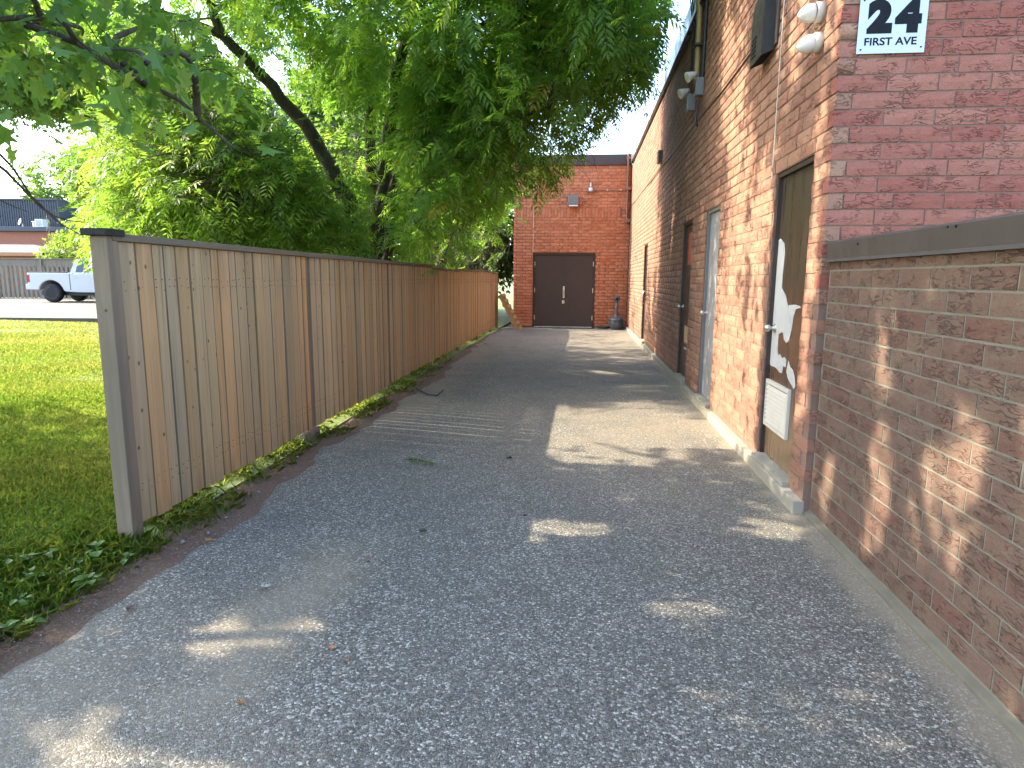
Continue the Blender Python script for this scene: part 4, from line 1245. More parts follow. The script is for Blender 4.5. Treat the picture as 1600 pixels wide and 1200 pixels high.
def lobed(B, D, L, rng):
    """maple leaves: a five-lobed outline as two folded halves of quads"""
    N = len(B)
    D = norm(D)
    down = np.array([0, 0, -1.0])
    S = norm(np.cross(D, norm(down + 0.8 * rng.normal(size=(N, 3)))))
    U = np.cross(S, D)
    out = [(0.0, 0.0), (0.30, -0.05), (0.20, 0.20), (0.56, 0.30), (0.26, 0.45), (0.34, 0.72), (0.12, 0.66), (0.0, 1.0)]
    quads = [(0, 1, 2, 2), (0, 2, 3, 4), (0, 4, 5, 6), (0, 6, 7, 7)]
    res = []
    fold = rng.uniform(0.1, 0.45, N)[:, None]
    for sd_ in (-1, 1):
        P = [B + S * (sd_ * a * L)[:, None] + D * (b * L)[:, None] + U * (fold * (a * L)[:, None]) - U * ((b * b * 0.25) * L)[:, None] for a, b in out]
        for q in quads:
            if q[2] == q[3]:
                mid = (P[q[1]] + P[q[2]]) / 2
                res.append(np.stack([P[q[0]], P[q[1]], mid, P[q[2]]], 1))
            else:
                res.append(np.stack([P[k] for k in q], 1))
    res.append(np.stack([B - D * (L * 0.6)[:, None], B - D * (L * 0.6)[:, None] + S * 0.002, B + S * 0.002, B], 1))
    return np.stack(res, 1)

def leaf_mesh(name, V, tone, mat, parent):
    n, k = V.shape[:2]
    vv = V.reshape(-1, 3)
    ff = np.arange(n * k * 4).reshape(-1, 4)
    return np_mesh(name, vv, ff, mat, parent, tone=np.repeat(tone, k), )

def blob_points(blobs, n, rng, shell=0.55):
    """points in ellipsoids, denser towards their skin, in uneven clumps"""
    vol = np.array([b[3] * b[4] * b[5] * (b[6] if len(b) > 6 else 1) for b in blobs])
    cnt = rng.multinomial(n, vol / vol.sum())
    P, C = [], []
    for b, c in zip(blobs, cnt):
        d = norm(rng.normal(size=(c, 3)))
        r = rng.uniform(0, 1, c) ** (1 / 3)
        r = np.where(rng.uniform(size=c) < shell, 0.7 + 0.3 * rng.uniform(size=c), r)
        r = r * (1 + 0.14 * np.sin(d[:, 0] * 5 + b[0]) * np.sin(d[:, 1] * 6 + b[1]) * np.sin(d[:, 2] * 5))
        P.append(np.array(b[:3]) + d * r[:, None] * np.array(b[3:6]))
        C.append(d)
    return np.concatenate(P), np.concatenate(C)

def spray(P, C, per, rng, step=0.16):
    """twigs: each point carries several leaves along a short drooping shoot"""
    N = len(P)
    D = norm(C * np.array([1, 1, 0.35]) + 0.7 * rng.normal(size=(N, 3)) + np.array([0, 0, -0.15]))
    B, DD = [], []
    for j in range(per):
        base = P + D * (j * step) + np.array([0, 0, -1]) * (0.035 * j * j * step)
        az = rng.uniform(0, 2 * np.pi, N)
        side = norm(np.cross(D, rng.normal(size=(N, 3))))
        B.append(base)
        DD.append(norm(D * 0.55 + side * 0.95 + np.array([0, 0, -0.14])))
    return np.concatenate(B), np.concatenate(DD), D

def limb(p0, p1, rng, bend=0.12, n=7):
    p0, p1 = Vector(p0), Vector(p1)
    L = (p1 - p0).length
    off = Vector(rng.normal(size=3)) * L * bend
    return [p0.lerp(p1, t) + off * math.sin(math.pi * t) + Vector((0, 0, 0.08 * L * math.sin(math.pi * t))) for t in np.linspace(0, 1, n)]

def add_limbs(m, anchors, targets, rng, r0=0.05, seg=6):
    """limbs from the nearest lower anchor point to each target"""
    A = [Vector(a) for a in anchors]
    for tg_ in targets:
        T = Vector(tg_)
        best = min(A, key=lambda a: (a - T).length + max(0, a.z - T.z) * 1.2)
        pts = limb(best, T, rng)
        L = (T - best).length
        r = min(r0, 0.012 + 0.014 * L)
        m.tube(pts, [r * (1 - 0.82 * t) + 0.003 for t in np.linspace(0, 1, len(pts))], seg, cap=False)

def twigs(m, P, D, L, rng, r=0.004):
    for p, d in zip(P, D):
        p = Vector(p); d = Vector(d)
        m.tube([p - d * 0.35 + Vector((0, 0, 0.05)), p, p + d * L * 0.5 - Vector((0, 0, 0.03 * L)), p + d * L - Vector((0, 0, 0.12 * L))], [r * 1.6, r, r * 0.8, r * 0.4], 3, cap=False)

# ------------------------------------------------------------------ the big walnut behind the fence
def big_walnut():
    rg = np.random.default_rng(101)
    base = (-4.05, 12.75, -0.1)
    t = thing('walnut_tree', base, 'large multi stemmed tree with feathery leaves overhanging the fence and driveway', 'tree')
    m = MB()
    stems = [[base, (-4.0, 12.7, 1.5), (-3.85, 12.6, 3.0), (-3.72, 12.5, 4.0), (-3.35, 12.3, 5.6), (-2.9, 12.0, 7.4), (-2.7, 11.8, 9.5)],
             [(-4.2, 12.8, 0.0), (-4.35, 12.75, 1.6), (-4.55, 12.6, 3.0), (-5.1, 12.4, 4.1), (-5.75, 12.1, 5.0), (-6.45, 11.7, 5.75), (-6.7, 11.5, 6.7), (-7.0, 11.3, 8.5)],
             [(-4.0, 12.8, 0.2), (-4.1, 12.9, 2.2), (-4.2, 13.0, 4.2), (-4.3, 13.1, 6.4), (-4.2, 13.1, 9.2)],
             [(-3.9, 12.6, 0.0), (-3.75, 12.4, 1.7), (-3.5, 12.1, 3.1), (-2.9, 11.6, 4.5), (-1.9, 11.0, 5.4), (-0.7, 10.6, 5.8)],
             [(-6.45, 11.7, 5.75), (-7.3, 11.2, 6.0), (-8.2, 10.6, 6.1), (-9.2, 10.0, 6.5)]]
    rads = [(0.20, 0.05), (0.20, 0.04), (0.16, 0.05), (0.13, 0.03), (0.075, 0.02)]
    anchors = []
    for s, (ra, rb) in zip(stems, rads):
        pts = [Vector(p) for p in s]
        fine = []
        for i in range(len(pts) - 1):
            for q in np.linspace(0, 1, 4, endpoint=False):
                fine.append(pts[i].lerp(pts[i + 1], q) + Vector(rg.normal(size=3)) * 0.018)
        fine.append(pts[-1])
        m.tube(fine, [ra + (rb - ra) * k / (len(fine) - 1) for k in range(len(fine))], 9)
        anchors += [tuple(p) for p in fine[4:]]
    # blobs of the crown: centre, radii, weight
    blobs = [(-0.75, 10.7, 5.3, 1.7, 2.6, 1.1, 1.5), (-0.55, 10.4, 4.1, 0.95, 1.5, 0.85, 1.9), (0.25, 10.2, 5.4, 0.95, 1.8, 0.95, 1.5), (-2.4, 11.3, 5.5, 1.8, 2.4, 1.5, 1.2),
             (-2.45, 10.9, 3.35, 0.95, 1.5, 1.0, 1.6), (-2.25, 10.35, 2.45, 0.55, 0.9, 0.75, 2.0), (-1.9, 12.0, 4.2, 1.0, 1.7, 1.1, 1.3), (-4.7, 11.0, 3.2, 1.1, 1.2, 0.8, 0.35), (-5.3, 11.9, 6.6, 2.2, 2.4, 1.5, 0.6),
             (-2.5, 10.0, 7.8, 2.8, 3.6, 1.5, 0.55), (-0.3, 10.2, 7.0, 1.7, 3.2, 1.1, 0.8), (-2.5, 15.2, 3.0, 0.85, 1.7, 1.15, 1.7), (-2.2, 17.0, 2.6, 0.6, 1.2, 0.9, 1.6), (-3.6, 9.6, 6.4, 1.5, 1.6, 0.9, 0.5), (-4.4, 13.2, 2.4, 1.3, 1.2, 1.1, 0.8), (-7.2, 11.0, 6.4, 1.9, 1.9, 1.2, 0.6)]
    P, C = blob_points(blobs, 4800, rg)
    hol = np.sin(P[:, 0] * 3.3 + 1.1 * np.sin(P[:, 2] * 2.7)) * np.sin(P[:, 1] * 2.9 + P[:, 2] * 1.3) + 0.5 * np.sin(P[:, 2] * 5.1 + P[:, 0] * 2.0)
    keep = ~open_view(P) & (hol > -0.42)
    P, C = P[keep], C[keep]
    B, DD, TD = spray(P, C, 5, rg)
    keep = ~open_view(B + DD * 0.25) & ~(sunlit(B, rg) & (rg.uniform(size=len(B)) < 0.97)) & (B[:, 2] > 0.5) & ~stem_gap(B + DD * 0.2, rg)
    B, DD = B[keep], DD[keep]
    q = np.array([tuple(camera.matrix_world.inverted() @ Vector(p)) for p in B])
    inview = (q[:, 2] < -0.5) & (600 - F_PX * q[:, 1] / -q[:, 2] > -120)
    tone = np.clip(rg.beta(2, 2.2, len(B)), 0, 1)
    tone[rg.uniform(size=len(B)) < 0.012] = 1.0
    L = rg.uniform(0.30, 0.50, len(B))
    V1 = compound(B[inview], DD[inview], L[inview], rg, nl=7, ll=0.29, lw=0.26)
    leaf_mesh('crown', V1, tone[inview], M_LEAF, t)
    V2 = compound(B[~inview], DD[~inview], L[~inview] * 1.1, rg, nl=4, lw=0.34, ll=0.36)
    leaf_mesh('upper_crown', V2, tone[~inview], M_LEAF, t)
    tg_ = [b[:3] for b in blobs] + [tuple(p) for p in P[rg.choice(len(P), 150, replace=False)]]
    add_limbs(m, anchors, tg_[:len(blobs)], rg, 0.06)
    anchors2 = anchors + [b[:3] for b in blobs]
    add_limbs(m, anchors2, tg_[len(blobs):], rg, 0.022, 5)
    sel = rg.choice(len(P), 1500, replace=False)
    twigs(m, P[sel], TD[sel], 0.6, rg)
    m.build('trunk', M_BARK, t, recalc=False)
    return t
big_walnut()

# ------------------------------------------------------------------ maple at the left with a long branch over the lawn's end
def maple(name, base, label, blobs, stems, n, size, seed, group=None, mat=None, extra=None, twig_n=300):
    rg = np.random.default_rng(seed)
    t = thing(name, base, label, 'tree', group)
    m = MB()
    anchors = []
    for s, (ra, rb) in stems:
        pts = [Vector(p) for p in s]
        fine = []
        for i in range(len(pts) - 1):
            for q in np.linspace(0, 1, 3, endpoint=False):
                fine.append(pts[i].lerp(pts[i + 1], q) + Vector(rg.normal(size=3)) * 0.012)
        fine.append(pts[-1])
        m.tube(fine, [ra + (rb - ra) * k / (len(fine) - 1) for k in range(len(fine))], 8)
        anchors += [tuple(p) for p in fine[2:]]
    P, C = blob_points(blobs, n, rg)
    B, DD, TD = spray(P, C, 6, rg, 0.09)
    keep = ~open_view(B) & ~(sunlit(B, rg) & (rg.uniform(size=len(B)) < 0.97)) & (B[:, 2] > 0.4) & ~stem_gap(B, rg, 0.85)
    B, DD = B[keep], norm(DD[keep] + np.array([0, 0, -0.55]))
    V = lobed(B, DD, rg.uniform(0.75, 1.25, len(B)) * size, rg)
    leaf_mesh('crown', V, rg.beta(2, 2, len(B)), mat or M_LEAF_MAPLE, t)
    add_limbs(m, anchors, [b[:3] for b in blobs], rg, 0.05)
    an2 = anchors + [b[:3] for b in blobs]
    add_limbs(m, an2, [tuple(p) for p in P[rg.choice(len(P), min(len(P), 90), replace=False)]], rg, 0.02, 5)
    sel = rg.choice(len(P), min(twig_n, len(P)), replace=False)
    twigs(m, P[sel], TD[sel], 0.45, rg, 0.003)
    m.build('trunk', M_BARK, t, recalc=False)
    return t
maple('maple_tree', (-6.6, 2.9, 0), 'maple tree with large lobed leaves on a low branch over the fence end', [
        (-2.55, 3.75, 2.72, 0.42, 0.45, 0.20, 2.2), (-3.3, 3.9, 3.05, 0.8, 0.7, 0.30, 1.5), (-3.9, 5.0, 3.35, 0.9, 0.9, 0.40, 0.8), (-3.3, 5.8, 3.75, 0.6, 0.7, 0.30, 0.35),
        (-5.0, 3.0, 4.0, 1.9, 2.4, 1.1, 0.9), (-6.4, 4.6, 6.3, 3.4, 3.0, 1.7, 0.8), (-4.9, 1.2, 3.9, 1.8, 1.5, 1.0, 0.9), (-4.1, 5.3, 6.9, 2.6, 2.6, 1.2, 1.0), (-7.0, 0.5, 5.5, 2.5, 2.5, 1.8, 0.5)],
      [([(-6.6, 2.9, -0.1), (-6.5, 3.0, 1.6), (-6.4, 3.1, 3.2), (-6.4, 3.3, 5.5), (-6.2, 3.6, 7.8)], (0.21, 0.06)),
       ([(-6.4, 3.1, 3.0), (-5.2, 3.5, 3.35), (-4.2, 3.9, 3.30), (-3.4, 4.3, 3.05), (-2.9, 4.6, 2.75), (-2.6, 4.8, 2.45)], (0.042, 0.008)),
       ([(-6.4, 3.2, 4.2), (-5.2, 4.2, 5.3), (-4.2, 5.2, 6.6)], (0.08, 0.03))], 6000, 0.13, 202)
maple('shade_tree', (-13.5, 5.6, 0), 'broad maple standing in the lawn, its shade lying on the grass', [
        (-11.0, 5.6, 4.7, 3.2, 1.9, 1.5), (-13.0, 4.0, 6.8, 3.8, 3.0, 2.0, 0.7), (-9.2, 4.6, 3.6, 1.6, 1.6, 0.9, 1.2), (-8.8, 2.2, 4.2, 2.0, 2.0, 1.2, 1.0), (-10.5, 1.2, 5.8, 2.5, 2.5, 1.5, 0.8)],
      [([(-13.5, 5.6, 0), (-13.3, 5.5, 2.5), (-12.8, 5.2, 5.0), (-12.6, 5.0, 8.0)], (0.25, 0.06))], 1900, 0.19, 303)

# ------------------------------------------------------------------ saplings and trees behind the fence
def feather_tree(name, base, label, blobs, n, seed, mat, size=(0.3, 0.5), nl=6, group=None, top=None, trunk=0.06, per=4, twig_n=200, lw=0.24, ll=0.26, carve=True):
    rg = np.random.default_rng(seed)
    t = thing(name, base, label, 'tree', group)
    m = MB()
    top = top or (base[0] + 0.2, base[1], max(b[2] for b in blobs))
    st = limb(base, top, rg, 0.03, 9)
    m.tube(st, [trunk * (1 - 0.8 * k / 8) for k in range(9)], 8)
    P, C = blob_points(blobs, n, rg)
    B, DD, TD = spray(P, C, per, rg)
    keep = (B[:, 2] > 0.25)
    if carve:
        keep &= ~open_view(B) & ~(sunlit(B, rg) & (rg.uniform(size=len(B)) < 0.97)) & ~stem_gap(B + DD * 0.2, rg)
    B, DD = B[keep], DD[keep]
    V = compound(B, DD, rg.uniform(*size, len(B)), rg, nl=nl, lw=lw, ll=ll)
    leaf_mesh('crown', V, rg.beta(2, 2, len(B)), mat, t)
    add_limbs(m, [tuple(p) for p in st[2:]], [b[:3] for b in blobs], rg, 0.04)
    add_limbs(m, [tuple(p) for p in st[2:]] + [b[:3] for b in blobs], [tuple(p) for p in P[rg.choice(len(P), min(70, len(P)), replace=False)]], rg, 0.015, 5)
    sel = rg.choice(len(P), min(twig_n, len(P)), replace=False)
    twigs(m, P[sel], TD[sel], 0.5, rg)
    m.build('trunk', M_BARK, t, recalc=False)
    return t
G = 'saplings crowded behind the fence'
feather_tree('sapling', (-5.0, 9.6, 0), 'bright leafy sapling behind the plank fence, nearest its middle', [(-5.0, 9.7, 2.6, 1.1, 1.0, 1.1), (-4.9, 9.6, 3.0, 1.2, 1.1, 0.7), (-4.0, 10.0, 2.0, .7, .8, .7)], 520, 11, M_LEAF_BRIGHT, group=G)
feather_tree('sapling', (-6.6, 10.6, 0), 'yellow green sapling with long feathery leaves behind the fence', [(-6.6, 10.6, 2.4, 1.2, 1.1, 1.2), (-6.4, 10.5, 3.4, 1.2, 1.1, 0.8)], 560, 12, M_LEAF_BRIGHT, group=G)
feather_tree('sapling', (-8.3, 12.5, 0), 'pale backlit sapling seen above the fence end post', [(-8.2, 12.4, 2.7, 1.1, 1.1, 1.2), (-8.0, 12.2, 4.0, 1.1, 1.1, 0.8)], 420, 13, M_LEAF_BRIGHT, group=G)
feather_tree('sapling', (-5.6, 14.2, 0), 'dense green sapling behind the fence beside the walnut stems', [(-5.6, 14.2, 2.2, 1.3, 1.2, 1.2), (-5.5, 14.1, 3.6, 1.2, 1.2, .9)], 500, 14, M_LEAF, group=G)
feather_tree('sapling', (-3.9, 17.6, 0), 'bushy sapling behind the far end of the fence', [(-3.6, 17.4, 2.0, 1.0, 1.6, 1.1), (-3.3, 18.6, 2.6, .8, 1.2, .9), (-3.0, 19.6, 2.0, .5, 1.0, .9)], 520, 15, M_LEAF_BRIGHT, group=G)
feather_tree('sapling', (-6.1, 9.5, 0.05), 'young tree with hanging feathery leaves beyond the fence end', [(-6.6, 9.9, 4.4, 0.8, 0.8, 0.6), (-6.0, 9.6, 4.5, 0.9, 0.9, .7), (-5.6, 9.4, 3.2, 0.8, 0.8, 0.9)], 300, 16, M_LEAF_BRIGHT, group=G)

# bare dead branch hanging in from the maple, one cluster of leaves at its end
t = thing('dead_branch', (-4.3, 4.6, 2.6), 'thin bare dark branch reaching down to the fence post top', 'branch')
m = MB()
def bpt(px, py, d): return at(px, py, d)
m.tube([bpt(-60, 215, 4.6), bpt(10, 268, 4.7), bpt(60, 320, 4.8), (bpt(95, 350, 4.9)), bpt(128, 368, 4.95)], [0.014, 0.012, 0.009, 0.006, 0.003], 6)
m.tube([bpt(-40, 200, 4.4), bpt(20, 262, 4.5), bpt(48, 305, 4.7), bpt(68, 324, 4.8)], [0.011, 0.009, 0.007, 0.004], 6)
m.tube([bpt(60, 320, 4.8), bpt(85, 338, 4.9), bpt(110, 345, 5.0), bpt(140, 348, 5.1)], [0.007, 0.005, 0.004, 0.002], 5)
m.tube([bpt(-40, 290, 4.7), bpt(10, 318, 4.8), bpt(45, 332, 4.9)], [0.006, 0.004, 0.002], 5)
m.build('stem', M_BARK, t, recalc=False)
rg = np.random.default_rng(77)
bb = np.array([tuple(bpt(x, y, d)) for x, y, d in ((70, 322, 4.8), (60, 318, 4.8), (82, 336, 4.9), (100, 330, 5.0), (115, 322, 5.0))])
dd = np.array([(0.1, 0, -1), (-0.5, 0.2, 0.3), (0.6, 0, 0.5), (0.5, 0.2, 0.7), (0.5, 0.1, 0.8)])
leaf_mesh('leaf_cluster', compound(bb, dd, rg.uniform(0.20, 0.28, len(bb)), rg, nl=8), rg.uniform(0.3, 0.9, len(bb)), M_LEAF_BRIGHT, t)

# backdrop trees
def far_tree(x, y, h, r, seed, label, n=1500, lsize=0.42, name='background_tree'):
    rg = np.random.default_rng(seed)
    blobs = []
    for k in range(7):
        a = rg.uniform(0, 6.28); rr_ = r * rg.uniform(0.25, 0.75)
        blobs.append((x + rr_ * math.cos(a), y + rr_ * math.sin(a), h * rg.uniform(0.34, 0.86), r * rg.uniform(0.38, 0.6), r * rg.uniform(0.38, 0.6), h * rg.uniform(0.11, 0.18)))
    blobs.append((x, y, h * 0.88, r * 0.5, r * 0.5, h * 0.12))
    gz = float(lawn_z(np.array(x), np.array(y)))
    return feather_tree(name, (x, y, gz - 0.1), label, blobs, n, seed, M_LEAF_FAR, (lsize * 0.7, lsize * 1.3), 3, 'trees beyond the fence', (x, y, h * 0.9), 0.03 * h * 0.6, 4, 60, 0.5, 0.42, carve=True)
feather_tree('background_tree', (-18.6, 25.0, 0.2), 'high crowned tree above the paved lot, its crown over the truck', [(-21.5, 25, 10.0, 3.4, 3.0, 2.0), (-18.0, 24.5, 9.5, 2.6, 2.4, 1.8), (-25.0, 26, 10.5, 2.8, 2.6, 1.8), (-21, 25, 12.5, 3.0, 2.6, 1.6)], 2200, 640, M_LEAF_FAR, (0.35, 0.65), 3, 'trees beyond the fence', (-19.5, 25, 11.5), 0.16, 4, 60, 0.5, 0.42)
far_list = [(-7.5, 21.5, 9.5, 3.6, 'tall leafy tree rising behind the walnut stems'), (-12.6, 21, 9, 2.7, 'rounded green tree beyond the saplings'), (-4.6, 25.5, 8.0, 2.8, 'green tree beside the orange annex corner'),
            (-14.5, 26, 9.5, 3.0, 'spreading tree between the saplings and the paved lot'), (-10.0, 31, 12, 4.6, 'tallest tree far behind the fence'), (-22, 37, 11, 4.6, 'leafy tree behind the brown building corner'),
            (-34, 52, 13, 6.0, 'broad tree standing behind the dark metal building'), (-44, 56, 13, 6.5, 'hazy tree far behind the old board fence'), (-10.9, 17.5, 6.4, 2.0, 'loose pale tree over the fence end post')]
for i, (x, y, h, r, lab) in enumerate(far_list):
    far_tree(x, y, h, r, 500 + i, lab, n=1500 if i not in (6, 7) else 900, lsize=0.5 if y < 30 else 0.8)

# ------------------------------------------------------------------ far side of the lawn: fence, pickup, buildings
A_R, A_F = ax_r, ax_f                       # along and away from the camera on the flat

def spot(px, py, depth):
    p = at(px, py, depth)
    return Vector((p.x, p.y, 0))

class Local:
    """build in a frame: u along the picture's horizontal, w away, z up"""
    def __init__(s, origin, ang=0.0):
        s.o = Vector(origin)
        s.M = Matrix.Translation(origin) @ Matrix.Rotation(YAW + ang, 4, 'Z')
    def mb(s): return LMB(s.M)
class LMB(MB):
    def __init__(s, M):
        super().__init__(); s.M = M
    def build(s, *a, **k):
        s.v = [tuple(s.M @ Vector(p)) for p in s.v]
        return super().build(*a, **k)

# old board fence
FD = 33.0
o_f = spot(0, 400, FD); o_f.z = LOT_Z
of = thing('board_fence', o_f, 'old grey alternating board fence standing behind the white pickup', 'fence')
LF = Local(o_f)
r3 = random.Random(31)
htop = EYE + (at(0, 404, FD).z - EYE) - LOT_Z
ob = [None] * 4
for k in range(4):
    rr_ = random.Random(60 + k)
    m = MB().box(0, 0.14, -0.011, 0.011, 0, 1.0, 0.003)
    tmp = m.build('board', M_OLDFENCE); ob[k] = tmp.data; bpy.data.objects.remove(tmp)
u = -7.5
side = 0
while u < 9.0:
    o = bpy.data.objects.new('board', ob[r3.randrange(4)])
    col.objects.link(o)
    o.location = LF.M @ Vector((u, -0.05 if side else 0.05, 0.05))
    o.rotation_euler = (0, 0, YAW + r3.uniform(-.02, .02))
    o.scale = (1, 1, htop - 0.42 + r3.uniform(-0.02, 0.02))
    o.parent = of; o.matrix_parent_inverse = WM[of.name].inverted()
    u += 0.118 + r3.uniform(-.01, .012); side ^= 1
m = LF.mb(); m.box(-7.6, 9.1, -0.02, 0.02, htop - 0.42, htop - 0.02); m.build('top_board', M_OLDFENCE, of)
m = LF.mb(); m.box(-7.6, 9.1, -0.08, 0.08, htop - 0.02, htop + 0.02); m.build('cap_rail', M_OLDFENCE, of)
for z in (0.3, 1.0):
    m = LF.mb(); m.box(-7.6, 9.1, -0.035, 0.035, z, z + 0.09); m.build('rail', M_OLDFENCE, of)
for k in range(8):
    m = LF.mb(); u = -7.3 + k * 2.33; m.box(u, u + 0.12, -0.085, 0.03, 0, htop - 0.03); m.build('post', M_OLDFENCE, of)

# white pickup
TD = 28.6
tp = spot(82, 472, TD) + A_F * 0.98; tp.z = LOT_Z + 0.03
tr = thing('pickup_truck', tp, 'white pickup truck with black wheels parked by the old board fence', 'truck')
LT_ = Local(tp)
WR = 0.415
HW = 0.98
def arch(cx, r, n=12, z0=0.52):
    a0 = math.asin(min(1, (z0 - WR) / r))
    return [(cx + r * math.cos(q), WR + r * math.sin(q)) for q in np.linspace(math.pi - a0, a0, n)]
side_poly = ([(-1.02, 0.62), (-0.98, 0.55)] + arch(0.0, 0.56, 12, 0.55) + [(0.62, 0.48), (1.2, 0.44), (3.0, 0.44)] + arch(3.62, 0.56, 12, 0.50) +
             [(4.30, 0.50), (4.42, 0.60), (4.44, 0.95), (4.36, 1.08), (3.9, 1.16), (2.95, 1.20), (1.0, 1.27), (0.99, 1.30), (-0.98, 1.30), (-1.01, 1.26)])
bed_end = 0.80
m = LT_.mb()
m.prism(side_poly, lambda p, q, d: (p, d, q), -HW, HW)
body = m.build('body', M_TRUCK, tr)
bm = bmesh.new(); bm.from_mesh(body.data)
long_e = [e for e in bm.edges if len(e.link_faces) == 2 and max(len(f.verts) for f in e.link_faces) > 8]
bmesh.ops.bevel(bm, geom=long_e, offset=0.05, segments=3, affect='EDGES', profile=0.6)
bmesh.ops.triangulate(bm, faces=[f for f in bm.faces if len(f.verts) > 4])
bm.to_mesh(body.data); bm.free()
# bed cavity is a dark liner sunk between raised side rails
for yy in (-HW + 0.02, HW - 0.10):
    m = LT_.mb(); m.box(-0.99, bed_end, yy, yy + 0.08, 1.297, 1.335, 0.015); m.build('bed_rail', M_TRIM, tr)
m = LT_.mb(); m.box(-0.90, bed_end - 0.02, -HW + 0.12, HW - 0.12, 1.296, 1.303); m.build('bed_liner', M_TRIM, tr)
cab = [(0.86, 1.25), (0.90, 1.46), (1.02, 1.80), (1.14, 1.90), (1.5, 1.945), (2.2, 1.93), (2.42, 1.86), (2.98, 1.34), (3.02, 1.20)]
m = LT_.mb()
n_ = len(cab)
inset = lambda z: HW - 0.06 - max(0, (z - 1.25)) * 0.26
vs_ = [(p, -inset(q), q) for p, q in cab] + [(p, inset(q), q) for p, q in cab]
m.add(vs_, [tuple(range(n_))[::-1], tuple(range(n_, 2 * n_))] + [(i, i + n_, (i + 1) % n_ + n_, (i + 1) % n_) for i in range(n_)])
cabo = m.build('cab', M_TRUCK, tr)
def side_pane(poly, name):
    for sgn in (-1, 1):
        m = LT_.mb()
        m.add([(p, sgn * (inset(q) + e), q) for e in (0.004, -0.01) for p, q in poly], [tuple(range(len(poly))), tuple(range(2 * len(poly) - 1, len(poly) - 1, -1))] + [(i, i + len(poly), (i + 1) % len(poly) + len(poly), (i + 1) % len(poly)) for i in range(len(poly))])
        m.build(name, M_GLASS, cabo)
side_pane([(1.10, 1.33), (1.16, 1.70), (1.24, 1.80), (1.72, 1.84), (1.74, 1.32)], 'side_window')
side_pane([(1.82, 1.32), (1.80, 1.84), (2.18, 1.83), (2.34, 1.76), (2.80, 1.34)], 'side_window')
m = LT_.mb(); m.add([(0.883, -0.6, 1.45), (0.883, 0.6, 1.45), (1.00, 0.55, 1.78), (1.00, -0.55, 1.78)], [(0, 1, 2, 3)]); m.build('rear_window', M_GLASS, cabo)
m = LT_.mb(); m.add([(2.985, -0.78, 1.345), (2.985, 0.78, 1.345), (2.435, 0.68, 1.85), (2.435, -0.68, 1.85)], [(0, 1, 2, 3)]); m.build('windscreen', M_GLASS, cabo)
for u0, u1 in ((0.905, 1.79), (1.80, 2.86)):
    for sgn in (-1, 1):
        m = LT_.mb(); y = sgn * (HW + 0.004)
        m.prism([(u0 + 0.01, 0.56), (u1 - 0.02, 0.56), (u1 - 0.01, 1.22), (u0, 1.24)], lambda p, q, d: (p, d, q), sgn * (HW - 0.03), y)
        dd_ = m.build('door', M_TRUCK, tr)
        m = LT_.mb(); m.box(u0 + 0.08, u0 + 0.30, min(y, y + sgn * 0.02), max(y, y + sgn * 0.02), 1.08, 1.12, 0.006); m.build('handle', M_TRUCK, dd_)
for sgn in (-1, 1):
    m = LT_.mb(); y0_, y1_ = sorted((sgn * (HW - 0.005), sgn * (HW + 0.003))); m.box(0.855, 0.885, y0_, y1_, 0.55, 1.27); m.build('bed_gap', M_TRIM, tr)
    m = LT_.mb(); y0_, y1_ = sorted((sgn * (HW - 0.16), sgn * (HW + 0.006))); m.box(-1.03, -0.90, y0_, y1_, 0.88, 1.20, 0.012); m.build('tail_lamp', M_TAIL, tr)
    for cx in (0.0, 3.62):
        Rm = Matrix.Translation((cx, sgn * (HW - 0.14), WR)) @ Matrix.Rotation(-math.pi / 2 * sgn, 4, 'X')
        m = LT_.mb(); m.lathe([(0.27, -0.13), (0.38, -0.135), (0.412, -0.10), (0.415, 0.0), (0.412, 0.10), (0.38, 0.135), (0.27, 0.13)], 28, Rm); w_ = m.build('wheel', M_RUBBER, tr)
        m = LT_.mb(); m.lathe([(0.275, 0.05), (0.275, 0.131), (0.255, 0.132), (0.24, 0.07), (0.10, 0.06), (0.07, 0.10), (0, 0.10)], 24, Rm); m.build('rim', M_RIM, w_)
        for k in range(5):
            m = LT_.mb(); a = Rm @ Matrix.Rotation(2 * math.pi * k / 5, 4, 'Z')
            m.add([a @ Vector(p) for p in ((0.05, -0.04, 0.07), (0.25, -0.03, 0.075), (0.25, 0.03, 0.075), (0.05, 0.04, 0.07), (0.05, -0.03, 0.115), (0.25, -0.02, 0.12), (0.25, 0.02, 0.12), (0.05, 0.03, 0.115))],
                  [(4, 5, 6, 7), (0, 4, 7, 3), (0, 1, 5, 4), (1, 2, 6, 5), (2, 3, 7, 6)]); m.build('spoke', M_RIM, w_)
m = LT_.mb(); m.box(-1.13, -0.96, -HW + 0.02, HW - 0.02, 0.56, 0.80, 0.04); m.build('rear_bumper', M_TRUCK, tr)
m = LT_.mb(); m.box(4.36, 4.50, -HW + 0.04, HW - 0.04, 0.52, 0.78, 0.05); m.build('front_bumper', M_TRIM, tr)
m = LT_.mb(); m.box(-0.7, 4.1, -0.62, 0.62, 0.30, 0.50); m.build('chassis', M_TRIM, tr)
for sgn in (-1, 1):
    m = LT_.mb(); y0_, y1_ = sorted((sgn * (HW + 0.02), sgn * (HW + 0.2))); m.box(2.60, 2.72, y0_, y1_, 1.26, 1.46, 0.03); m.build('mirror', M_TRIM, tr)

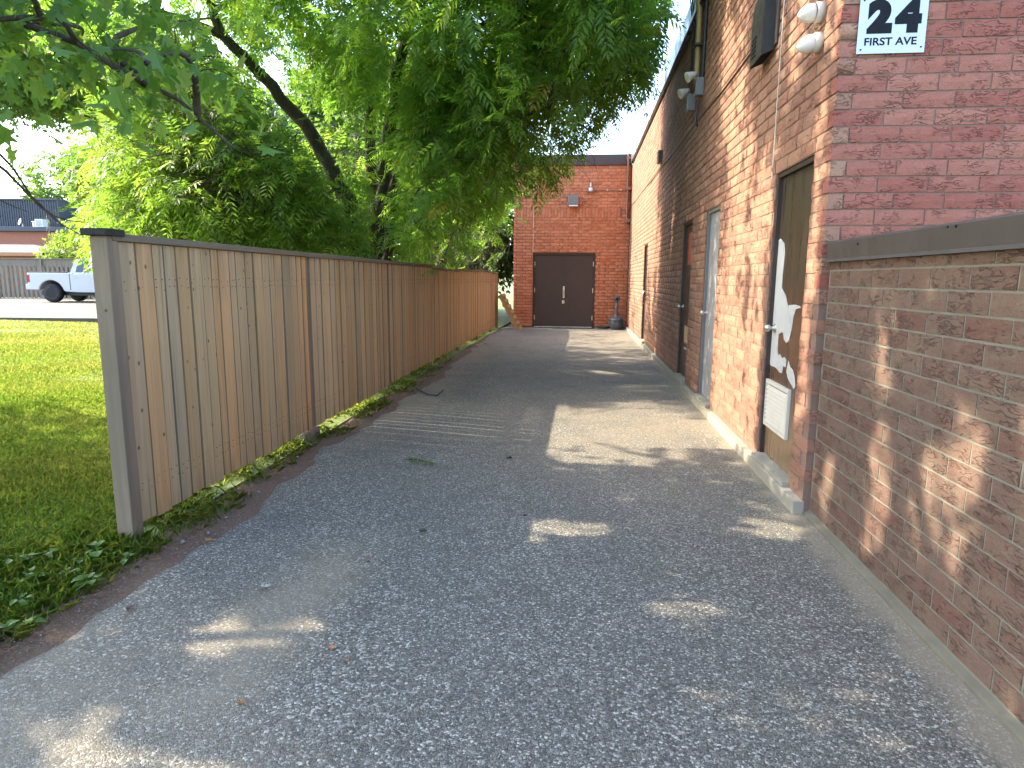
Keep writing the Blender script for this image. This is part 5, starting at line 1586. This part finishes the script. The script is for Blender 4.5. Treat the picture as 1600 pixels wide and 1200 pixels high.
# building with brick lower walls and dark ribbed upper storey
BDP = 42.0
o_b = spot(0, 400, BDP); o_b.z = 0.3
LB = Local(o_b)
def bz(py): return at(60, py, BDP).z - 0.3
ub = lambda px: (px - 0) / F_PX * BDP
far_b = thing('clad_building', o_b, 'brown brick building with dark ribbed metal upper storey behind the board fence', 'building')
zf = bz(362)
m = LB.mb(); m.box(-9, ub(128), 0, 9, -0.3, zf - 0.01); m.build('brick_storey', M_FARBRICK, far_b)
m = LB.mb(); m.box(-9.2, ub(130), -0.25, 9.2, zf, zf + 0.28, 0.02); m.build('fascia', M_CLAD, far_b)
m = LB.mb(); m.box(-9, ub(66), 2.0, 9, zf + 0.285, bz(309)); up_ = m.build('metal_storey', M_CLAD, far_b)
mesh_r = None
u = -8.95
k_ = 0
while u < ub(65.5):
    if mesh_r is None:
        m = MB().box(0, 0.05, -0.035, 0.0, 0, bz(309) - zf - 0.30)
        tmp = m.build('rib', M_CLAD); mesh_r = tmp.data; bpy.data.objects.remove(tmp)
    o = bpy.data.objects.new('rib', mesh_r); col.objects.link(o)
    o.location = LB.M @ Vector((u, 1.999, zf + 0.29)); o.rotation_euler = (0, 0, YAW)
    o.parent = up_; o.matrix_parent_inverse = Matrix.Identity(4)
    u += 0.16
m = LB.mb(); m.box(-9.1, ub(66.5), 1.9, 9.1, bz(309) + 0.003, bz(309) + 0.12); m.build('roof_edge', M_CLAD, far_b)
m = LB.mb(); m.prism([(ub(74), zf + 0.285), (ub(112), zf + 0.285), (ub(106), bz(338)), (ub(92), bz(332)), (ub(80), bz(336))], lambda p, q, d: (p, d, q), 2.5, 7); m.build('brick_gable', M_FARBRICK, far_b)
t = thing('rooftop_unit', LB.M @ Vector((ub(54), 1.0, zf + 0.28)), 'small white cooling unit on the ledge of the clad building', 'air conditioner')
m = LB.mb(); m.box(ub(48), ub(60), 0.7, 1.2, zf + 0.33, zf + 0.84, 0.03); m.build('casing', M_WHITE, t)
m = LB.mb(); m.box(ub(47), ub(61), 0.65, 1.25, zf + 0.282, zf + 0.328); m.build('stand', M_STEEL, t)
for k in range(5):
    m = LB.mb(); m.box(ub(49.5), ub(58.5), 0.685, 0.698, zf + 0.40 + k * 0.08, zf + 0.43 + k * 0.08); m.build('grille_bar', M_GREYBOX, t)
t = thing('satellite_dish', LB.M @ Vector((ub(26), 0.8, zf + 0.28)), 'tiny white dish on the ledge beside the cooling unit', 'dish')
m = LB.mb(); m.tube([(ub(27), 0.8, zf + 0.28), (ub(27), 0.8, zf + 0.55)], 0.03, 6); m.build('mast', M_STEEL, t)
m = LB.mb(); m.lathe([(0.02, 0.0), (0.14, 0.03), (0.22, 0.09), (0.215, 0.095), (0.0, 0.02)], 16, Matrix.Translation((ub(26), 0.72, zf + 0.62)) @ Matrix.Rotation(1.2, 4, 'X') @ Matrix.Rotation(-0.6, 4, 'Y')); m.build('reflector', M_WHITE, t)
t = thing('vent_pipe', LB.M @ Vector((ub(43), 0.9, zf + 0.28)), 'short pale vent pipe on the ledge left of the cooling unit', 'pipe')
m = LB.mb(); m.tube([(ub(43), 0.9, zf + 0.28), (ub(43), 0.9, zf + 0.62)], 0.09, 10); m.build('pipe', M_STEEL, t)
m = LB.mb(); m.tube([(ub(43), 0.9, zf + 0.66), (ub(43), 0.9, zf + 0.71)], 0.14, 10); m.build('rain_cap', M_STEEL, t)

# shed with a grey roof in front of that building
SD = 36.0
o_s = spot(0, 400, SD); o_s.z = 0.3
LS = Local(o_s)
us = lambda px: px / F_PX * SD
sz = lambda py: at(40, py, SD).z - 0.3
shed = thing('garden_shed', o_s, 'low shed with a grey shingle roof and orange eaves board behind the fence', 'shed')
m = LS.mb(); m.box(-5, us(62), 0.3, 4.5, -0.3, sz(398)); m.build('wall', M_SHEDWOOD, shed)
m = LS.mb()
zr, ze = sz(379), sz(394.5)
V = [(-5.2, -0.05, ze), (us(69), -0.05, ze), (us(3), 2.6, zr), (-4, 2.6, zr), (us(69), 5.0, ze), (-5.2, 5.0, ze)]
m.add(V, [(0, 1, 2, 3), (1, 4, 2), (4, 5, 3, 2), (5, 0, 3), (0, 5, 4, 1)]); m.build('roof', M_SHINGLE, shed)
m = LS.mb(); m.box(-5.2, us(68), -0.08, -0.02, sz(400), ze - 0.01); m.build('eaves_board', M_SHEDWOOD, shed)

# yellow-green shrub beside the pickup
sp = spot(96, 400, 33.9)
tpt = at(98, 372, 33.9)
feather = maple
def shrub():
    rg = np.random.default_rng(404)
    t = thing('shrub', (sp.x, sp.y, 0.35), 'yellow green shrub rising over the board fence above the pickup', 'shrub')
    c = np.array(tpt)
    ar, af = np.array(A_R), np.array(A_F)
    blobs = [(*(c + ar * 0.2 + np.array([0, 0, -0.5])), 1.0, 0.7, 0.8), (*(c + ar * -0.55 + np.array([0, 0, -0.9])), 0.7, .6, .55), (*(c + ar * 0.6 + np.array([0, 0, -0.9])), 0.6, .6, .7), (*(c + np.array([0, 0, 0.3])), 0.5, .5, .5)]
    P, C = blob_points(blobs, 260, rg)
    B, DD, TD = spray(P, C, 5, rg, 0.08)
    V = lobed(B, DD, rg.uniform(0.10, 0.17, len(B)), rg)
    leaf_mesh('crown', V, rg.uniform(0.3, 1.0, len(B)), M_LEAF_BRIGHT, t)
    m = MB()
    for k in range(4):
        q = Vector(blobs[k][:3])
        m.tube(limb((sp.x, sp.y, 0.3), q, rg, 0.06), [0.04, 0.036, 0.03, 0.026, 0.02, 0.014, 0.008], 6)
    m.build('stem', M_BARK, t, recalc=False)
shrub()

# ------------------------------------------------------------------ grass
def blades(name, x, y, z, h, w, rg, mat, lean=0.5, kind='stuff', tone=None, label=None):
    n = len(x)
    a = rg.uniform(0, 2 * np.pi, n)
    d = np.stack([np.cos(a), np.sin(a), np.zeros(n)], -1)
    s = np.stack([-np.sin(a), np.cos(a), np.zeros(n)], -1)
    B = np.stack([x, y, z], -1)
    up = np.array([0, 0, 1.0])
    le = rg.uniform(0.1, lean * 2, n)[:, None]
    h_ = h[:, None]; w_ = w[:, None]
    mid = B + up * h_ * 0.55 + d * h_ * le * 0.25
    tip = B + up * h_ * (1 - 0.25 * le) + d * h_ * le * 0.8
    V = np.stack([B - s * w_ * .5, B + s * w_ * .5, mid + s * w_ * .42, tip, mid - s * w_ * .42], 1).reshape(-1, 3)
    f = np.arange(n * 5).reshape(-1, 5)
    t = rg.beta(1.8, 2.0, n) if tone is None else tone
    return np_mesh(name, V, f, mat, kind=kind, tone=t)

rg = np.random.default_rng(55)
def lawn_pts(n, y0, y1, x0, x1):
    x = rg.uniform(x0, x1, n); y = rg.uniform(y0, y1, n)
    return x, y
# density falls with distance from the camera; only the part left of the fence that shows, and a margin
X, Y = [], []
for (y0, y1, x0, x1, n) in ((1.2, 4.5, -5.6, -2.62, 70000), (4.5, 8.0, -9.0, -3.2, 80000), (8.0, 13.0, -14.0, -6.0, 60000), (12.0, 20.0, -22.0, -9.0, 45000), (5.0, 20.0, -3.4, -2.55, 14000), (-3.0, 20.0, -17.0, -2.6, 90000)):
    x, y = lawn_pts(n, y0, y1, x0, x1)
    x = x - rg.exponential(0.35, n) * (rg.uniform(size=n) < 0.35); y = y + rg.normal(0, 0.35, n) * (rg.uniform(size=n) < 0.35)
    X.append(x); Y.append(y)
X = np.concatenate(X); Y = np.concatenate(Y)
q = (np.array(X) - e0.x) * dn.x + (Y - e0.y) * dn.y
k_ = (q < -0.02) & (X < -2.6 + 0.0 * Y)
X, Y = X[k_], Y[k_]
D_ = np.hypot(X, Y)
H = rg.uniform(0.030, 0.065, len(X)) * (1 + 0.35 * np.sin(X * 1.7) * np.sin(Y * 1.3)) * np.clip(1.1 - 0.02 * D_, 0.7, 1.1)
W = rg.uniform(0.004, 0.0075, len(X)) * (1 + 0.10 * np.clip(D_ - 4, 0, 14))
patchn = np.sin(X * 0.9 + 1) * np.sin(Y * 0.8) + 0.5 * np.sin(X * 2.3 - Y * 1.9)
tone = np.clip(rg.beta(1.8, 2.2, len(X)) * 0.75 + 0.14 * patchn + 0.26 * np.clip((Y - 8) / 6, 0, 1), 0, 1)
blades('grass', X, Y, lawn_z(X, Y) - 0.012, H, W, rg, M_GRASS, tone=tone)
# grass and weeds in the strip at the fence foot
n = 15000
y = np.concatenate([rg.uniform(1.0, 12, n), rg.uniform(15.5, 20.2, 1800)]); x = rg.uniform(-2.72, -2.12, len(y))
clump = np.sin(y * 3.7) + np.sin(y * 8.3 + 2) + 0.6 * np.sin(y * 19 + x * 11)
inb = x < (edge_x(y) - 0.02 + 0.05 * np.sin(y * 13))
dens = np.where(y < 3.3, np.clip((-2.25 - x) / 0.10, 0, 1), np.clip(0.42 + 0.4 * clump, 0.02, 1) * np.clip((edge_x(y) - x) / 0.10, 0.1, 1))
dens = np.where((y > 4.6) & (y < 5.6), np.clip(dens + .3, 0, 1), dens)
dens = np.where((y > 8.6) & (y < 12), dens * 0.5, dens)
k_ = inb & (rg.uniform(size=len(y)) < dens)
x, y = x[k_], y[k_]
blades('verge_grass', x, y, np.full(len(x), -0.02), rg.uniform(0.025, 0.10, len(x)), rg.uniform(0.004, 0.008, len(x)), rg, M_GRASS, 0.8, tone=np.clip(rg.beta(2, 2, len(x)) * 0.8, 0, 1))
# tall rank grass round the first post
n = 1700
x = rg.normal(-2.68, 0.24, n); y = rg.normal(2.85, 0.35, n)
k_ = ~((x > FX - 0.09) & (x < FX + 0.02) & (y > 3.24)) & (x < edge_x(y) - 0.12)
x, y = x[k_], y[k_]
blades('tall_grass', x, y, np.full(len(x), -0.01), rg.uniform(0.03, 0.11, len(x)), rg.uniform(0.003, 0.0055, len(x)), rg, M_GRASS, 0.8, tone=rg.uniform(0, 0.5, len(x)))

# broadleaf weeds at the corner of the lawn: each plant of its own
def weed(x, y, s, seed, label, group):
    rg = np.random.default_rng(seed)
    t = thing('weed_plant', (x, y, 0), label, 'weed', group)
    for k in range(rg.integers(5, 9)):
        a = rg.uniform(0, 6.28); l = s * rg.uniform(0.6, 1.2); w = l * rg.uniform(0.5, 0.75)
        tilt = rg.uniform(0.2, 0.8); st = s * rg.uniform(0.3, 0.8)
        d = Vector((math.cos(a), math.sin(a), 0)); sd_ = Vector((-d.y, d.x, 0)); up = Vector((0, 0, 1))
        b0 = Vector((x, y, 0.0)); b1 = b0 + d * st * 0.5 + up * st
        f = d * math.cos(tilt) + up * math.sin(tilt) * 0.5
        m = MB()
        ax_ = [b1 + f * l * q - up * l * 0.35 * q * q for q in (0, 0.3, 0.65, 1.0)]
        wid = [0.12, 0.5, 0.42, 0.0]
        L_ = [p + sd_ * w * ww + up * w * 0.12 * (ww > 0.2) for p, ww in zip(ax_, wid)]; R_ = [p - sd_ * w * ww + up * w * 0.12 * (ww > 0.2) for p, ww in zip(ax_, wid)]
        m.add(ax_ + L_ + R_, [(0, 1, 5, 4), (1, 2, 6, 5), (2, 3, 7, 6), (0, 8, 9, 1), (1, 9, 10, 2), (2, 10, 11, 3)], True)
        me = m.build('leaf', M_WEED, t, recalc=False)
        at_ = me.data.attributes.new('tone', 'FLOAT', 'FACE'); at_.data.foreach_set('value', np.full(6, rg.uniform(), np.float32))
        m = MB(); m.tube([b0, b0 + up * st * 0.6 + d * st * 0.1, b1], 0.002, 4, cap=False); m.build('stalk', M_WEED, t, recalc=False)
rw = random.Random(88)
spots = []
tries = 0
while len(spots) < 30 and tries < 4000:
    tries += 1
    y = rw.uniform(1.9, 3.05); x = rw.uniform(-2.95, -2.33)
    if all((x - a) ** 2 + (y - b) ** 2 > 0.085 ** 2 for a, b in spots): spots.append((x, y))
for k, (x, y) in enumerate(spots):
    weed(x, y, rw.uniform(0.05, 0.09), 900 + k, 'low broad leaved weed among the grass at the lawn corner', 'broad leaved weeds at the lawn corner')

# ------------------------------------------------------------------ litter on the driveway
def dead_leaf(px, py, size, colr, label, seed, cat='leaf', name='fallen_leaf'):
    rg = np.random.default_rng(seed)
    p = on_z(px, py, 0.004)
    n = 9
    m = MB()
    out = []
    for k in range(n):
        a = 2 * math.pi * k / n
        r = size * rg.uniform(0.55, 1.0) * (1.2 if k == 0 else 1)
        out.append((p.x + r * math.cos(a), p.y + r * math.sin(a), 0.006 + size * rg.uniform(0.05, 0.5)))
    m.add([(p.x, p.y, 0.006)] + out, [(0, k + 1, (k + 1) % n + 1) for k in range(n)])
    m.add([(q[0], q[1], q[2] - 0.0015) for q in [(p.x, p.y, 0.006)] + out], [(0, (k + 1) % n + 1, k + 1) for k in range(n)])
    o = m.build(name, colr, recalc=False, loc=(p.x, p.y, 0))
    tag(o, label, cat)
M_DRY = plain('dry_leaf', (0.30, 0.14, 0.05), 0.7, var=0.3, scale=40)
M_DRYDARK = plain('dark_leaf', (0.06, 0.045, 0.035), 0.8, var=0.3, scale=40)
M_PALELEAF = plain('pale_leaf', (0.34, 0.36, 0.30), 0.7, var=0.2, scale=40)
M_GREENLEAF = plain('green_leaf', (0.10, 0.17, 0.03), 0.6, var=0.2, scale=40)
dead_leaf(517, 1014, 0.020, M_DRY, 'orange brown curled leaf on the asphalt, largest of three', 1)
dead_leaf(376, 1098, 0.018, M_DRY, 'rust brown leaf nearest the camera on the driveway', 2)
dead_leaf(541, 1033, 0.013, M_DRY, 'tiny tan leaf scrap beside the curled orange leaf', 3)
dead_leaf(575, 876, 0.014, M_DRY, 'small red brown leaf in the middle of the driveway', 4)
dead_leaf(414, 918, 0.030, M_PALELEAF, 'pale greenish leaf lying on a dusty patch', 5)
dead_leaf(203, 952, 0.028, M_DRYDARK, 'black shrivelled leaf on the asphalt near the grass', 6)
dead_leaf(660, 830, 0.026, M_DRYDARK, 'dark olive leaf on the driveway ahead of the post', 7)
dead_leaf(824, 786, 0.028, M_GREENLEAF, 'small fresh green leaf on the driveway', 8)
dead_leaf(820, 806, 0.014, M_DRYDARK, 'small black speck of leaf below the green leaf', 9)
dead_leaf(328, 846, 0.028, M_DRY, 'red brown leaf at the edge of the asphalt by the post', 10)
dead_leaf(796, 716, 0.035, M_DRYDARK, 'thin dark leaf far along the driveway', 11)
p0 = on_z(634, 717, 0.01); p1 = on_z(676, 724, 0.01)
t = thing('fallen_sprig', (p0.x, p0.y, 0), 'green feathery leaf sprig fallen on the asphalt', 'sprig')
rg = np.random.default_rng(5)
V = compound(np.array([tuple(p0 + Vector((0, 0, 0.02)))]), np.array([tuple(p1 - p0)]), np.array([(p1 - p0).length]), rg, nl=7, droop=0.02, lw=0.3, ll=0.3)
leaf_mesh('leaflets', V, np.array([0.3]), M_LEAF, t)
m = MB(); m.tube([p0, p0.lerp(p1, .5) + Vector((0, 0, .012)), p1], 0.004, 5); m.build('stalk', M_BARK, t)
p0, p1, p2, p3 = (on_z(650, 607, 0.02), on_z(668, 616, 0.02), on_z(683, 618, 0.02), on_z(692, 610, 0.05))
o = MB().tube([p0, p1, p2, p3], 0.010, 6).build('bent_twig', M_BARK, loc=p1); tag(o, 'bent dark twig lying on sandy asphalt near the fence', 'twig')
# pebbles and needle litter along the soil strip
def scatter_pebbles():
    rg = np.random.default_rng(66)
    V, Fc = [], []
    base = np.array([(1, 0, 0), (0, 1, 0), (-1, 0, 0), (0, -1, 0), (0, 0, .8), (0, 0, -.8)], float)
    tri = np.array([(0, 1, 4), (1, 2, 4), (2, 3, 4), (3, 0, 4), (1, 0, 5), (2, 1, 5), (3, 2, 5), (0, 3, 5)])
    n = 2600
    y = rg.uniform(1.0, 14, n); x = edge_x(y) + rg.normal(-0.03, 0.09, n)
    s = rg.uniform(0.002, 0.006, n) * (1 + 2.0 * (rg.uniform(size=n) < 0.02))
    a = rg.uniform(0, 6.28, n)
    P = base[None] * s[:, None, None] * rg.uniform(0.6, 1.3, (n, 6, 1))
    c, sn = np.cos(a), np.sin(a)
    R = np.stack([P[..., 0] * c[:, None] - P[..., 1] * sn[:, None], P[..., 0] * sn[:, None] + P[..., 1] * c[:, None], P[..., 2]], -1)
    R += np.stack([x, y, np.full(n, 0.004)], -1)[:, None]
    F_ = (tri[None] + 6 * np.arange(n)[:, None, None]).reshape(-1, 3)
    np_mesh('pebbles', R.reshape(-1, 3), F_, plain('pebble_stone', (0.20, 0.18, 0.155), 0.8, var=0.5, scale=30), kind='stuff')
scatter_pebbles()
def needles():
    rg = np.random.default_rng(67)
    n = 5200
    y = rg.uniform(1.2, 12, n); x = edge_x(y) + rg.normal(-0.09, 0.07, n)
    a = rg.uniform(0, 6.28, n); l = rg.uniform(0.015, 0.05, n)
    d = np.stack([np.cos(a), np.sin(a), rg.uniform(-.1, .25, n)], -1) * l[:, None]
    s = np.stack([-np.sin(a), np.cos(a), np.zeros(n)], -1) * 0.0014
    B = np.stack([x, y, rg.uniform(0.0, 0.010, n)], -1)
    V = np.stack([B - s, B + s, B + d + s, B + d - s], 1).reshape(-1, 3)
    np_mesh('needle_litter', V, np.arange(4 * n).reshape(-1, 4), plain('needle', (0.19, 0.095, 0.05), 0.8, var=0.4, scale=20), kind='stuff')
needles()
